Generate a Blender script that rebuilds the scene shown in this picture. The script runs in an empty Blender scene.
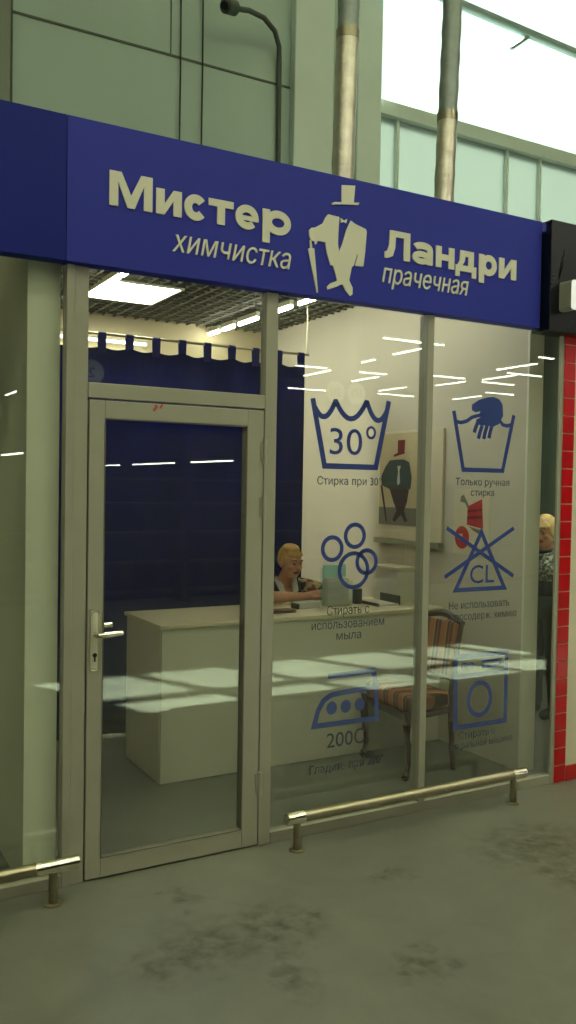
import bpy, bmesh, math, random
from mathutils import Vector, Matrix
from mathutils.geometry import delaunay_2d_cdt
random.seed(7)
S = bpy.context.scene
COL = S.collection
PI = math.pi

# ------------------------------------------------------------------ materials
def lin(c):
    return tuple((x/255/12.92 if x/255 <= .04045 else ((x/255+.055)/1.055)**2.4) for x in c)

def mat(name, rgb, rough=.5, metal=0., var=0., vscale=6., bump=0., bscale=40., emit=0., spec=.5, stretch=None):
    m = bpy.data.materials.new(name); m.use_nodes = True
    n = m.node_tree.nodes; l = m.node_tree.links
    b = n['Principled BSDF']
    c = lin(rgb)
    b.inputs['Base Color'].default_value = (*c, 1)
    b.inputs['Roughness'].default_value = rough
    b.inputs['Metallic'].default_value = metal
    b.inputs['Specular IOR Level'].default_value = spec
    if emit:
        b.inputs['Emission Color'].default_value = (*c, 1); b.inputs['Emission Strength'].default_value = emit
    if var or bump:
        tc = n.new('ShaderNodeTexCoord'); src = tc.outputs['Object']
        if stretch:
            mp = n.new('ShaderNodeMapping'); mp.inputs['Scale'].default_value = stretch
            l.new(src, mp.inputs['Vector']); src = mp.outputs['Vector']
    if var:
        t = n.new('ShaderNodeTexNoise'); t.inputs['Scale'].default_value = vscale; t.inputs['Detail'].default_value = 5
        l.new(src, t.inputs['Vector'])
        r = n.new('ShaderNodeValToRGB')
        r.color_ramp.elements[0].position = .3; r.color_ramp.elements[1].position = .7
        r.color_ramp.elements[0].color = (*[x*(1-var) for x in c], 1)
        r.color_ramp.elements[1].color = (*[min(1, x*(1+var)) for x in c], 1)
        l.new(t.outputs['Fac'], r.inputs['Fac']); l.new(r.outputs['Color'], b.inputs['Base Color'])
    if bump:
        t2 = n.new('ShaderNodeTexNoise'); t2.inputs['Scale'].default_value = bscale; t2.inputs['Detail'].default_value = 4
        l.new(src, t2.inputs['Vector'])
        bp = n.new('ShaderNodeBump'); bp.inputs['Strength'].default_value = bump; bp.inputs['Distance'].default_value = .01
        l.new(t2.outputs['Fac'], bp.inputs['Height']); l.new(bp.outputs['Normal'], b.inputs['Normal'])
    return m

def emitter(name, rgb_lin, strength):
    m = bpy.data.materials.new(name); m.use_nodes = True
    n = m.node_tree.nodes; l = m.node_tree.links
    n.remove(n['Principled BSDF'])
    e = n.new('ShaderNodeEmission'); e.inputs['Color'].default_value = (*rgb_lin, 1); e.inputs['Strength'].default_value = strength
    l.new(e.outputs[0], n['Material Output'].inputs['Surface'])
    return m

def glass_mat(name, tint=(.93, .96, .93), base=.05, haze=0.0):
    m = bpy.data.materials.new(name); m.use_nodes = True
    n = m.node_tree.nodes; l = m.node_tree.links
    n.remove(n['Principled BSDF'])
    tr = n.new('ShaderNodeBsdfTransparent'); tr.inputs['Color'].default_value = (*tint, 1)
    gl = n.new('ShaderNodeBsdfGlossy'); gl.inputs['Roughness'].default_value = 0.0
    gl.inputs['Color'].default_value = (.95, 1, .96, 1)
    lw = n.new('ShaderNodeLayerWeight'); lw.inputs['Blend'].default_value = .5
    pw = n.new('ShaderNodeMath'); pw.operation = 'POWER'; pw.inputs[1].default_value = 5
    ma = n.new('ShaderNodeMath'); ma.operation = 'MULTIPLY_ADD'; ma.inputs[1].default_value = 1-base; ma.inputs[2].default_value = base
    mx = n.new('ShaderNodeMixShader')
    l.new(lw.outputs['Facing'], pw.inputs[0]); l.new(pw.outputs[0], ma.inputs[0]); l.new(ma.outputs[0], mx.inputs['Fac'])
    l.new(tr.outputs[0], mx.inputs[1]); l.new(gl.outputs[0], mx.inputs[2])
    out = mx
    if haze:
        df = n.new('ShaderNodeBsdfDiffuse'); df.inputs['Color'].default_value = (.8, .8, .72, 1)
        m2 = n.new('ShaderNodeMixShader'); m2.inputs['Fac'].default_value = haze
        l.new(mx.outputs[0], m2.inputs[1]); l.new(df.outputs[0], m2.inputs[2]); out = m2
    l.new(out.outputs[0], n['Material Output'].inputs['Surface'])
    return m

M = dict(
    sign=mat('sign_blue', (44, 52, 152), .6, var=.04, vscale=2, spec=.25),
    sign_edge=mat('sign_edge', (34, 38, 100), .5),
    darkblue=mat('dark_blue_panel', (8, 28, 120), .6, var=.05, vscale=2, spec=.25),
    letters=mat('cream_vinyl', (216, 214, 190), .5),
    frame=mat('grey_aluminium', (162, 160, 142), .42, var=.03, vscale=9),
    bead=mat('grey_glazing_bead', (112, 110, 96), .5),
    gasket=mat('black_rubber', (24, 24, 22), .8),
    steel=mat('brushed_steel', (168, 160, 134), .28, metal=1., var=.06, vscale=30),
    chrome=mat('polished_steel', (225, 220, 200), .12, metal=1.),
    wallin=mat('shop_plaster', (214, 207, 186), .8, var=.03, vscale=3),
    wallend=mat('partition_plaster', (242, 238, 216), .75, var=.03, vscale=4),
    wallback=mat('back_plaster', (222, 208, 168), .8, var=.03, vscale=3),
    litend=mat('lit_end_tone', (244, 242, 226), .6),
    counter=mat('cream_laminate', (218, 212, 190), .45, var=.02, vscale=3),
    countertop=mat('cream_worktop', (226, 214, 178), .4, var=.03, vscale=5),
    curtain=mat('navy_cloth', (14, 26, 104), .8, var=.18, vscale=4, bump=.2, bscale=25),
    sticker=mat('blue_vinyl', (52, 74, 172), .6),
    caption=mat('grey_vinyl', (48, 54, 92), .6),
    grille=mat('ceiling_grille', (104, 104, 88), .6),
    plenum=mat('dark_plenum', (60, 58, 46), .9),
    panelwall=mat('cladding_grey_green', (168, 188, 178), .6, var=.05, vscale=1.2, stretch=(1, 1, .25)),
    seam=mat('cladding_seam', (92, 98, 88), .7),
    column=mat('painted_column', (206, 220, 210), .55, var=.04, vscale=2),
    darkwall=mat('dark_wall', (58, 54, 40), .8, var=.15, vscale=5),
    tealcol=mat('teal_grey_paint', (96, 116, 100), .6, var=.08, vscale=4),
    greyboard=mat('grey_board', (158, 156, 130), .7, var=.06, vscale=3),
    foil=mat('duct_foil', (214, 208, 190), .34, metal=.85, bump=.6, bscale=26, var=.12, vscale=14),
    ductdark=mat('duct_wrap_grey', (150, 160, 154), .38, metal=.4, bump=.5, bscale=22, var=.12, vscale=12),
    cable=mat('black_cable', (40, 44, 38), .6),
    conduit=mat('grey_conduit', (78, 86, 76), .5),
    conduit2=mat('dark_painted_column', (124, 134, 118), .6),
    tie=mat('pale_grey_steel', (150, 172, 168), .5),
    blackbox=mat('black_gloss_panel', (9, 14, 17), .3, var=.1, vscale=3),
    relief=mat('dark_grey_relief', (34, 42, 44), .3),
    whiteface=mat('white_acrylic', (250, 250, 250), .35, emit=.35),
    greyreturn=mat('grey_letter_side', (150, 152, 134), .5),
    whitetile=mat('cream_wall_tile', (220, 212, 186), .35),
    hall=mat('hall_wall', (40, 40, 34), .8, var=.2, vscale=.4),
    hallroof=mat('hall_roof', (50, 50, 44), .9),
    skin=mat('skin', (214, 158, 122), .55),
    lips=mat('lips', (158, 74, 66), .5),
    brow=mat('brow_brown', (96, 70, 44), .7),
    eye=mat('eye_white', (164, 150, 130), .3),
    iris=mat('iris_dark', (44, 40, 36), .3),
    hair=mat('blond_hair', (206, 164, 92), .55, var=.25, vscale=30, bump=.5, bscale=60, stretch=(1, 1, .25)),
    hairlight=mat('pale_blond_hair', (226, 196, 128), .55, var=.22, vscale=30, bump=.5, bscale=60, stretch=(1, 1, .25)),
    vest=mat('dark_vest_cloth', (30, 34, 40), .8),
    collar=mat('white_collar_cloth', (224, 222, 208), .75),
    trousers=mat('dark_trousers', (30, 42, 40), .85),
    shoe=mat('black_leather', (22, 20, 18), .4),
    wood=mat('dark_brown_wood', (70, 42, 26), .35, var=.2, vscale=8, stretch=(1, 1, .2)),
    paperwhite=mat('white_paper', (226, 224, 208), .7),
    paperbeige=mat('beige_poster_paper', (206, 190, 150), .6, var=.08, vscale=3),
    boardcream=mat('cream_board', (226, 216, 186), .6),
    posterred=mat('poster_red', (186, 40, 44), .6),
    posterdarkred=mat('poster_dark_red', (120, 26, 30), .6),
    posterteal=mat('poster_dark_teal', (44, 66, 66), .6),
    posterplum=mat('poster_plum', (54, 40, 46), .6),
    postergrey=mat('poster_grey', (120, 118, 104), .6),
    posterpale=mat('poster_pale', (196, 200, 186), .6),
    tealcap=mat('teal_card', (186, 234, 222), .5),
    brownbook=mat('brown_cover', (84, 62, 40), .5),
    dark=mat('dark_plastic', (44, 42, 34), .4),
    redtape=mat('red_mark', (190, 84, 66), .7),
    blackknob=mat('black_slot', (18, 18, 18), .5),
    stool=mat('grey_stool_fabric', (70, 70, 70), .8),
    glass=glass_mat('shop_glass', base=.055, haze=.012),
    clear=glass_mat('clear_acrylic', (.97, .99, .98), .04, haze=.03),
    winglass=glass_mat('window_glass', (.98, 1, .98), .03),
    frost=mat('sign_plate', (200, 204, 196), .5),
    signink=mat('sign_ink', (60, 70, 80), .6),
)

def floral():
    m = mat('floral_blouse', (150, 110, 66), .8)
    n = m.node_tree.nodes; l = m.node_tree.links
    tc = n.new('ShaderNodeTexCoord'); v = n.new('ShaderNodeTexVoronoi'); v.inputs['Scale'].default_value = 26
    r = n.new('ShaderNodeValToRGB'); r.color_ramp.interpolation = 'CONSTANT'
    e = r.color_ramp.elements
    e[0].position = 0; e[0].color = (*lin((58, 34, 30)), 1)
    e[1].position = .30; e[1].color = (*lin((190, 150, 96)), 1)
    x = e.new(.55); x.color = (*lin((150, 84, 52)), 1)
    x = e.new(.78); x.color = (*lin((206, 186, 140)), 1)
    sp = n.new('ShaderNodeSeparateColor')
    l.new(tc.outputs['Object'], v.inputs['Vector']); l.new(v.outputs['Color'], sp.inputs[0])
    l.new(sp.outputs[0], r.inputs['Fac']); l.new(r.outputs['Color'], n['Principled BSDF'].inputs['Base Color'])
    return m
M['floral'] = floral()

def mottled():
    m = mat('mottled_jacket', (120, 132, 116), .8)
    n = m.node_tree.nodes; l = m.node_tree.links
    tc = n.new('ShaderNodeTexCoord'); v = n.new('ShaderNodeTexNoise'); v.inputs['Scale'].default_value = 45; v.inputs['Detail'].default_value = 3
    r = n.new('ShaderNodeValToRGB'); r.color_ramp.interpolation = 'CONSTANT'
    e = r.color_ramp.elements
    e[0].position = 0; e[0].color = (*lin((60, 74, 68)), 1)
    e[1].position = .47; e[1].color = (*lin((128, 140, 122)), 1)
    x = e.new(.58); x.color = (*lin((216, 218, 200)), 1)
    l.new(tc.outputs['Object'], v.inputs['Vector']); l.new(v.outputs['Fac'], r.inputs['Fac'])
    l.new(r.outputs['Color'], n['Principled BSDF'].inputs['Base Color'])
    return m
M['mottled'] = mottled()

def striped(axis=(0, 1, 0), scale=9.0):
    m = mat('striped_upholstery', (150, 100, 56), .75)
    n = m.node_tree.nodes; l = m.node_tree.links
    tc = n.new('ShaderNodeTexCoord'); sx = n.new('ShaderNodeSeparateXYZ')
    mu = n.new('ShaderNodeMath'); mu.operation = 'MULTIPLY'; mu.inputs[1].default_value = scale
    fr = n.new('ShaderNodeMath'); fr.operation = 'FRACT'
    r = n.new('ShaderNodeValToRGB'); r.color_ramp.interpolation = 'CONSTANT'
    e = r.color_ramp.elements
    e[0].position = 0; e[0].color = (*lin((160, 100, 58)), 1)
    e[1].position = .42; e[1].color = (*lin((86, 50, 34)), 1)
    x = e.new(.62); x.color = (*lin((140, 84, 48)), 1)
    x = e.new(.72); x.color = (*lin((70, 42, 28)), 1)
    x = e.new(.9); x.color = (*lin((176, 122, 76)), 1)
    l.new(tc.outputs['Object'], sx.inputs[0])
    l.new(sx.outputs[axis.index(1)], mu.inputs[0]); l.new(mu.outputs[0], fr.inputs[0])
    l.new(fr.outputs[0], r.inputs['Fac']); l.new(r.outputs['Color'], n['Principled BSDF'].inputs['Base Color'])
    return m
M['stripe'] = striped()

def concrete():
    m = mat('polished_concrete', (128, 130, 112), .42)
    n = m.node_tree.nodes; l = m.node_tree.links; b = n['Principled BSDF']
    tc = n.new('ShaderNodeTexCoord')
    def noise(sc, det=6, dist=0.):
        t = n.new('ShaderNodeTexNoise'); t.inputs['Scale'].default_value = sc; t.inputs['Detail'].default_value = det
        t.inputs['Distortion'].default_value = dist
        l.new(tc.outputs['Object'], t.inputs['Vector']); return t
    a = noise(.9, 8, .4); c = noise(5, 8, .6)
    r = n.new('ShaderNodeValToRGB')
    r.color_ramp.elements[0].position = .3; r.color_ramp.elements[0].color = (*lin((95, 97, 85)), 1)
    r.color_ramp.elements[1].position = .72; r.color_ramp.elements[1].color = (*lin((124, 126, 112)), 1)
    ad = n.new('ShaderNodeMix'); ad.data_type = 'FLOAT'; ad.inputs[0].default_value = .45
    l.new(a.outputs['Fac'], ad.inputs[2]); l.new(c.outputs['Fac'], ad.inputs[3]); l.new(ad.outputs[0], r.inputs['Fac'])
    # old spill stains with a shape of their own
    wob = noise(7, 6, .8)
    sub = n.new('ShaderNodeVectorMath'); sub.operation = 'MULTIPLY_ADD'
    sub.inputs[1].default_value = (.34, .34, 0); sub.inputs[2].default_value = (-.17, -.17, 0)
    l.new(wob.outputs['Color'], sub.inputs[0])
    add = n.new('ShaderNodeVectorMath'); add.operation = 'ADD'
    l.new(tc.outputs['Object'], add.inputs[0]); l.new(sub.outputs[0], add.inputs[1])
    total = None
    for (x, y, rad, ax) in [(1.41, -.37, .07, 1), (1.58, -.74, .20, 1.2), (1.52, -1.05, .13, .7), (1.30, -.72, .16, 1.6), (1.14, -.80, .10, 1.5),
                            (1.99, -1.22, .10, 1.5), (3.12, -.64, .24, 1.3), (2.98, -.92, .14, .8), (3.55, -.95, .16, 1.4), (1.78, -.70, .05, 1), (2.3, -.55, .06, 1.5)]:
        v = n.new('ShaderNodeVectorMath'); v.operation = 'SUBTRACT'; v.inputs[1].default_value = (x, y, 0)
        l.new(add.outputs[0], v.inputs[0])
        sc = n.new('ShaderNodeVectorMath'); sc.operation = 'MULTIPLY'; sc.inputs[1].default_value = (1/(rad*ax), 1/rad, 0)
        l.new(v.outputs[0], sc.inputs[0])
        ln = n.new('ShaderNodeVectorMath'); ln.operation = 'LENGTH'; l.new(sc.outputs[0], ln.inputs[0])
        mr = n.new('ShaderNodeMapRange'); mr.inputs['From Min'].default_value = 1.35; mr.inputs['From Max'].default_value = .35
        l.new(ln.outputs['Value'], mr.inputs['Value'])
        if total is None: total = mr.outputs[0]
        else:
            mx = n.new('ShaderNodeMath'); mx.operation = 'MAXIMUM'; l.new(total, mx.inputs[0]); l.new(mr.outputs[0], mx.inputs[1]); total = mx.outputs[0]
    sp = noise(16, 5, .3)
    spr = n.new('ShaderNodeMapRange'); spr.inputs['From Min'].default_value = .33; spr.inputs['From Max'].default_value = .68
    l.new(sp.outputs['Fac'], spr.inputs['Value'])
    mu = n.new('ShaderNodeMath'); mu.operation = 'MULTIPLY'; l.new(total, mu.inputs[0]); l.new(spr.outputs[0], mu.inputs[1])
    mu2 = n.new('ShaderNodeMath'); mu2.operation = 'MULTIPLY'; mu2.inputs[1].default_value = .95; l.new(mu.outputs[0], mu2.inputs[0])
    mx = n.new('ShaderNodeMix'); mx.data_type = 'RGBA'
    l.new(mu2.outputs[0], mx.inputs[0]); l.new(r.outputs['Color'], mx.inputs[6]); mx.inputs[7].default_value = (*lin((64, 60, 42)), 1)
    l.new(mx.outputs[2], b.inputs['Base Color'])
    rr = n.new('ShaderNodeMapRange'); rr.inputs['To Min'].default_value = .32; rr.inputs['To Max'].default_value = .55
    l.new(c.outputs['Fac'], rr.inputs['Value']); l.new(rr.outputs[0], b.inputs['Roughness'])
    return m
M['concrete'] = concrete()

def redtile():
    m = mat('red_glazed_tile', (196, 24, 30), .22, var=.12, vscale=5)
    return m
M['redtile'] = redtile()
M['grout'] = mat('pale_grout', (206, 170, 150), .8)

def polycarb():
    m = bpy.data.materials.new('translucent_sheet'); m.use_nodes = True
    n = m.node_tree.nodes; l = m.node_tree.links; n.remove(n['Principled BSDF'])
    t = n.new('ShaderNodeBsdfTranslucent'); t.inputs['Color'].default_value = (.25, .285, .26, 1)
    d = n.new('ShaderNodeBsdfDiffuse'); d.inputs['Color'].default_value = (.5, .56, .5, 1)
    mx = n.new('ShaderNodeMixShader'); mx.inputs[0].default_value = .4
    l.new(t.outputs[0], mx.inputs[1]); l.new(d.outputs[0], mx.inputs[2])
    l.new(mx.outputs[0], n['Material Output'].inputs['Surface'])
    return m
M['poly'] = polycarb()
def fill_dome():
    m = bpy.data.materials.new('added_opal_strip'); m.use_nodes = True
    n = m.node_tree.nodes; l = m.node_tree.links; n.remove(n['Principled BSDF'])
    t = n.new('ShaderNodeBsdfTranslucent'); t.inputs['Color'].default_value = (.385, .385, .315, 1)
    l.new(t.outputs[0], n['Material Output'].inputs['Surface']); return m
M['fill_dome'] = fill_dome()
WARM = (1.0, .97, .78)
M['tube'] = emitter('hall_fill_tube_light', WARM, 32)
M['tubefar'] = emitter('hall_far_tube_light', (1, 1, .86), 22)
M['panel'] = emitter('led_panel_light', (1, .98, .84), 36)
M['faint'] = emitter('back_strip_light', (1, .98, .84), 5)
M['track'] = emitter('strip_lamp_light', (1, .98, .84), 34)

# ------------------------------------------------------------------ mesh helpers
ORIG = {}
def box(bm, x0, x1, y0, y1, z0, z1, bev=0., seg=2):
    vs = [bm.verts.new(p) for p in ((x0,y0,z0),(x1,y0,z0),(x1,y1,z0),(x0,y1,z0),(x0,y0,z1),(x1,y0,z1),(x1,y1,z1),(x0,y1,z1))]
    fs = [bm.faces.new([vs[i] for i in f]) for f in ((3,2,1,0),(4,5,6,7),(0,1,5,4),(1,2,6,5),(2,3,7,6),(3,0,4,7))]
    if bev:
        es = list({e for f in fs for e in f.edges})
        bmesh.ops.bevel(bm, geom=es, offset=bev, segments=seg, profile=.5, affect='EDGES')
    return vs

def ring(c, ax, r, seg, ry=None):
    ax = Vector(ax).normalized()
    u = ax.orthogonal().normalized() if abs(ax.z) < .999 else Vector((1, 0, 0))
    if abs(ax.z) < .999: u = Vector((0, 0, 1)).cross(ax).normalized()
    v = ax.cross(u)
    return [Vector(c)+u*r*math.cos(2*PI*i/seg)+v*(ry or r)*math.sin(2*PI*i/seg) for i in range(seg)]

def tube(bm, pts, r, seg=12, caps=True):
    pts = [Vector(p) for p in pts]
    rs = r if isinstance(r, (list, tuple)) else [r]*len(pts)
    rows = []
    for i, p in enumerate(pts):
        a = (pts[min(i+1, len(pts)-1)]-pts[max(i-1, 0)])
        rows.append([bm.verts.new(q) for q in ring(p, a, rs[i], seg)])
    for a, b in zip(rows, rows[1:]):
        for i in range(seg):
            bm.faces.new((a[i], a[(i+1) % seg], b[(i+1) % seg], b[i]))
    if caps:
        bm.faces.new(list(reversed(rows[0]))); bm.faces.new(rows[-1])

def capsule(bm, a, b, ra, rb, seg=14, n=5):
    a, b = Vector(a), Vector(b); d = b-a
    ax = d.normalized()
    pts, rs = [], []
    for i in range(n+1):
        t = -PI/2+PI/2*i/n
        pts.append(a+ax*ra*math.sin(t)*.999); rs.append(max(ra*math.cos(t), 1e-4))
    for i in range(n+1):
        t = PI/2*i/n
        pts.append(b+ax*rb*math.sin(t)); rs.append(max(rb*math.cos(t), 1e-4))
    rows = [[bm.verts.new(q) for q in ring(p, ax, r, seg)] for p, r in zip(pts, rs)]
    for p, q in zip(rows, rows[1:]):
        for i in range(seg):
            bm.faces.new((p[i], p[(i+1) % seg], q[(i+1) % seg], q[i]))
    bm.faces.new(list(reversed(rows[0]))); bm.faces.new(rows[-1])

def ell(bm, c, r, rot=None, seg=20, rings=14):
    mtx = Matrix.Translation(Vector(c)) @ (rot.to_4x4() if rot else Matrix.Identity(4)) @ Matrix.Diagonal((*r, 1))
    bmesh.ops.create_uvsphere(bm, u_segments=seg, v_segments=rings, radius=1, matrix=mtx)

def prism(bm, poly, place, d0, d1):
    """poly: (u, w) outline; place(u, w, d) -> 3-D point"""
    area = sum(p[0]*q[1]-q[0]*p[1] for p, q in zip(poly, poly[1:]+poly[:1]))
    if area < 0: poly = poly[::-1]
    a = [bm.verts.new(place(u, w, d0)) for u, w in poly]
    b = [bm.verts.new(place(u, w, d1)) for u, w in poly]
    n = len(poly)
    f0 = bm.faces.new(a); f1 = bm.faces.new(b[::-1])
    for i in range(n):
        bm.faces.new((a[i], b[i], b[(i+1) % n], a[(i+1) % n]))
    f0.normal_update(); f1.normal_update()
    bmesh.ops.triangulate(bm, faces=[f0, f1])

def facade(y):            # outlines drawn on a plane parallel to the shop front
    return lambda u, w, d: (u, y+d, w)

def strip(bm, pts, wid, place, d0, d1, closed=False):
    """a band of width wid along a polyline, mitred"""
    P = [Vector((p[0], p[1])) for p in pts]; n = len(P)
    L, R = [], []
    for i in range(n):
        if closed: a, b = P[(i-1) % n], P[(i+1) % n]
        else: a, b = P[max(i-1, 0)], P[min(i+1, n-1)]
        d1_ = (P[i]-a).normalized() if (P[i]-a).length > 1e-9 else (b-P[i]).normalized()
        d2_ = (b-P[i]).normalized() if (b-P[i]).length > 1e-9 else d1_
        t = (d1_+d2_).normalized(); nn = Vector((-t.y, t.x))
        c = max(.35, nn.dot(Vector((-d1_.y, d1_.x))))
        L.append(P[i]+nn*wid/2/c); R.append(P[i]-nn*wid/2/c)
    rng = range(n if closed else n-1)
    va = [[bm.verts.new(place(q.x, q.y, d)) for q in X] for X in (L, R) for d in (d0, d1)]
    L0, L1, R0, R1 = va
    for i in rng:
        j = (i+1) % n
        bm.faces.new((L0[i], R0[i], R0[j], L0[j])); bm.faces.new((L1[j], R1[j], R1[i], L1[i]))
        bm.faces.new((L0[i], L0[j], L1[j], L1[i])); bm.faces.new((R0[j], R0[i], R1[i], R1[j]))
    if not closed:
        bm.faces.new((L0[0], L1[0], R1[0], R0[0])); bm.faces.new((L0[-1], R0[-1], R1[-1], L1[-1]))

def circ(cx, cz, rx, rz=None, n=32):
    return [(cx+rx*math.cos(2*PI*i/n), cz+(rz or rx)*math.sin(2*PI*i/n)) for i in range(n)]

def text_into(bm, body, x0, x1, z0, z1, place, d0, d1, bold=0., shear=0., space=1.):
    """z0 = baseline, z1 = cap top of the first letter; fitted to x0..x1"""
    c = bpy.data.curves.new('text', 'FONT'); c.body = body; c.size = 1; c.offset = bold; c.shear = shear; c.space_character = space
    c.resolution_u = 4; c.fill_mode = 'NONE'
    o = bpy.data.objects.new('text', c); COL.objects.link(o)
    me = bpy.data.meshes.new_from_object(o.evaluated_get(bpy.context.evaluated_depsgraph_get()))
    bpy.data.objects.remove(o); bpy.data.curves.remove(c)
    nb = {}
    for e in me.edges:
        p, q = e.vertices; nb.setdefault(p, []).append(q); nb.setdefault(q, []).append(p)
    seen, loops = set(), []
    for v0 in range(len(me.vertices)):
        if v0 in seen or v0 not in nb: continue
        comp, todo = [], [v0]
        seen.add(v0)
        while todo:
            c_ = todo.pop(); comp.append(c_)
            for x in nb[c_]:
                if x not in seen: seen.add(x); todo.append(x)
        lp = [tuple(me.vertices[i].co[:2]) for i in sorted(comp)]      # vertex order follows the contour
        if len(lp) > 2: loops.append(lp)
    bpy.data.meshes.remove(me)
    pts, eds, segs = [], [], []
    for l in loops:
        k_ = len(pts); n_ = len(l); pts += [Vector(p) for p in l]
        eds += [(k_+i, k_+(i+1) % n_) for i in range(n_)]
        segs += [(l[i], l[(i+1) % n_]) for i in range(n_)]
    V, _, Fc, _, _, _ = delaunay_2d_cdt(pts, eds, [], 0, 1e-5)
    def winding(x, y):
        w = 0
        for (ax, ay), (bx_, by_) in segs:
            if (ay > y) != (by_ > y):
                if ax+(bx_-ax)*(y-ay)/(by_-ay) > x: w += 1 if by_ > ay else -1
        return w
    keep = [f for f in Fc if winding(sum(V[i].x for i in f)/3, sum(V[i].y for i in f)/3) != 0]
    used = sorted({i for f in keep for i in f})
    mx = min(V[i].x for i in used); Mx = max(V[i].x for i in used)
    sx = (x1-x0)/(Mx-mx); sz = (z1-z0)/.728
    lay = [{i: bm.verts.new(place(x0+(V[i].x-mx)*sx, z0+V[i].y*sz, d)) for i in used} for d in (d0, d1)]
    cnt = {}
    for f in keep:
        for L_ in lay: bm.faces.new([L_[i] for i in f])
        for i in range(3):
            k_ = tuple(sorted((f[i], f[(i+1) % 3]))); cnt[k_] = cnt.get(k_, 0)+1
    for (i, j), n_ in cnt.items():
        if n_ == 1: bm.faces.new((lay[0][i], lay[1][i], lay[1][j], lay[0][j]))

def world_origin(o):
    return ORIG.get(o.name, Vector((0, 0, 0)))

def obj(name, bm, m, parent=None, smooth=False, origin=None):
    og = world_origin(parent) if parent else Vector(origin or (0, 0, 0))
    bmesh.ops.recalc_face_normals(bm, faces=bm.faces)
    for v in bm.verts: v.co -= og
    me = bpy.data.meshes.new(name); bm.to_mesh(me); bm.free()
    ms = m if isinstance(m, (list, tuple)) else [m]
    for x in ms: me.materials.append(x)
    if smooth:
        for p in me.polygons: p.use_smooth = True
        if smooth != 'all':
            me.set_sharp_from_angle(angle=math.radians(40))
    o = bpy.data.objects.new(name, me); COL.objects.link(o)
    if parent: o.parent = parent
    else: o.location = og
    ORIG[o.name] = og
    return o

def thing(name, label, cat, loc=(0, 0, 0), group=None):
    o = bpy.data.objects.new(name, None); COL.objects.link(o); o.location = loc
    o.empty_display_size = .1
    o['label'] = label; o['category'] = cat
    if group: o['group'] = group
    ORIG[o.name] = Vector(loc); return o

def tag(o, label, cat, group=None):
    o['label'] = label; o['category'] = cat
    if group: o['group'] = group
    return o

def setting(name, bm, m, parent=None, label=None, cat=None, **k):
    o = obj(name, bm, m, parent, **k)
    if not parent:
        o['kind'] = 'structure'
        if label: o['label'] = label; o['category'] = cat
    return o

def setting_empty(name, loc, label, cat):
    o = thing(name, label, cat, loc); o['kind'] = 'structure'; return o

def copy_tree(o, parent=None):
    c = o.copy(); COL.objects.link(c)
    if parent: c.parent = parent
    ORIG[c.name] = world_origin(o)
    for ch in list(o.children): copy_tree(ch, c)
    return c

def B(*boxes, bev=0.):
    bm = bmesh.new()
    for b in boxes: box(bm, *b, bev=bev)
    return bm

# ------------------------------------------------------------------ hall shell
HX0, HX1, HY0, HZ = -10., 24., -32., 11.
setting('floor', B((HX0, HX1, HY0, 4.2, -.2, 0)), M['concrete'], label='grey polished concrete floor with brown spill stains', cat='floor')
setting('wall_hall_left', B((HX0-.2, HX0, HY0, 4.2, 0, HZ)), M['hall'], label='dark left side wall of the hall', cat='wall')
setting('wall_hall_right', B((HX1, HX1+.2, HY0, 4.2, 0, HZ)), M['hall'], label='dark right side wall of the hall', cat='wall')
setting('wall_hall_opposite', B((HX0-.2, HX1+.2, HY0-.2, HY0, 0, HZ)), M['hall'], label='dark far side wall of the hall opposite the shop', cat='wall')
ys = [HY0-.2]
for c_ in (-9.5, -5.2, -1.0): ys += [c_-.75, c_+.75]
ys.append(4.2)
bm = B(*[(HX0-.2, HX1+.2, ys[i], ys[i+1], HZ, HZ+.2) for i in range(0, 8, 2)], *[(HX0-.2, -7, ys[i], ys[i+1], HZ, HZ+.2) for i in (1, 3, 5)], *[(14, HX1+.2, ys[i], ys[i+1], HZ, HZ+.2) for i in (1, 3, 5)])
setting('ceiling_hall', bm, M['hallroof'], label='dark high roof over the hall', cat='ceiling')
for i in (1, 3, 5):
    setting('added_rooflight', B((-7, 14, ys[i], ys[i+1], HZ+.05, HZ+.07)), M['fill_dome'], label='long unseen translucent strip added to the hall roof as fill light', cat='added_rooflight')  # translucent strips added out of view as the main soft light of the hall
# outer wall above the shop: solid cladding on the left, glazing and translucent sheet on the right
bm = B((HX0, 5.32, 4.0, 4.2, 0, HZ), (5.32, 10.2, 4.0, 4.2, 0, 3.0), (10.2, HX1, 4.0, 4.2, 0, HZ), (5.32, 10.2, 4.0, 4.2, 10.45, HZ))
setting('wall_outer', bm, M['panelwall'], label='grey green panelled outer wall rising behind the shop sign', cat='wall')
bm = B((1.60, 4.3, 3.992, 4.0, 5.615, 5.635), (1.60, 4.3, 3.992, 4.0, 6.75, 6.77), (1.60, 1.615, 3.988, 4.0, 3, 9), (3.02, 3.03, 3.994, 4.0, 5.63, 9))
setting('trim_1', bm, M['seam'], label='thin dark joints between the wall cladding panels', cat='trim')
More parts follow.
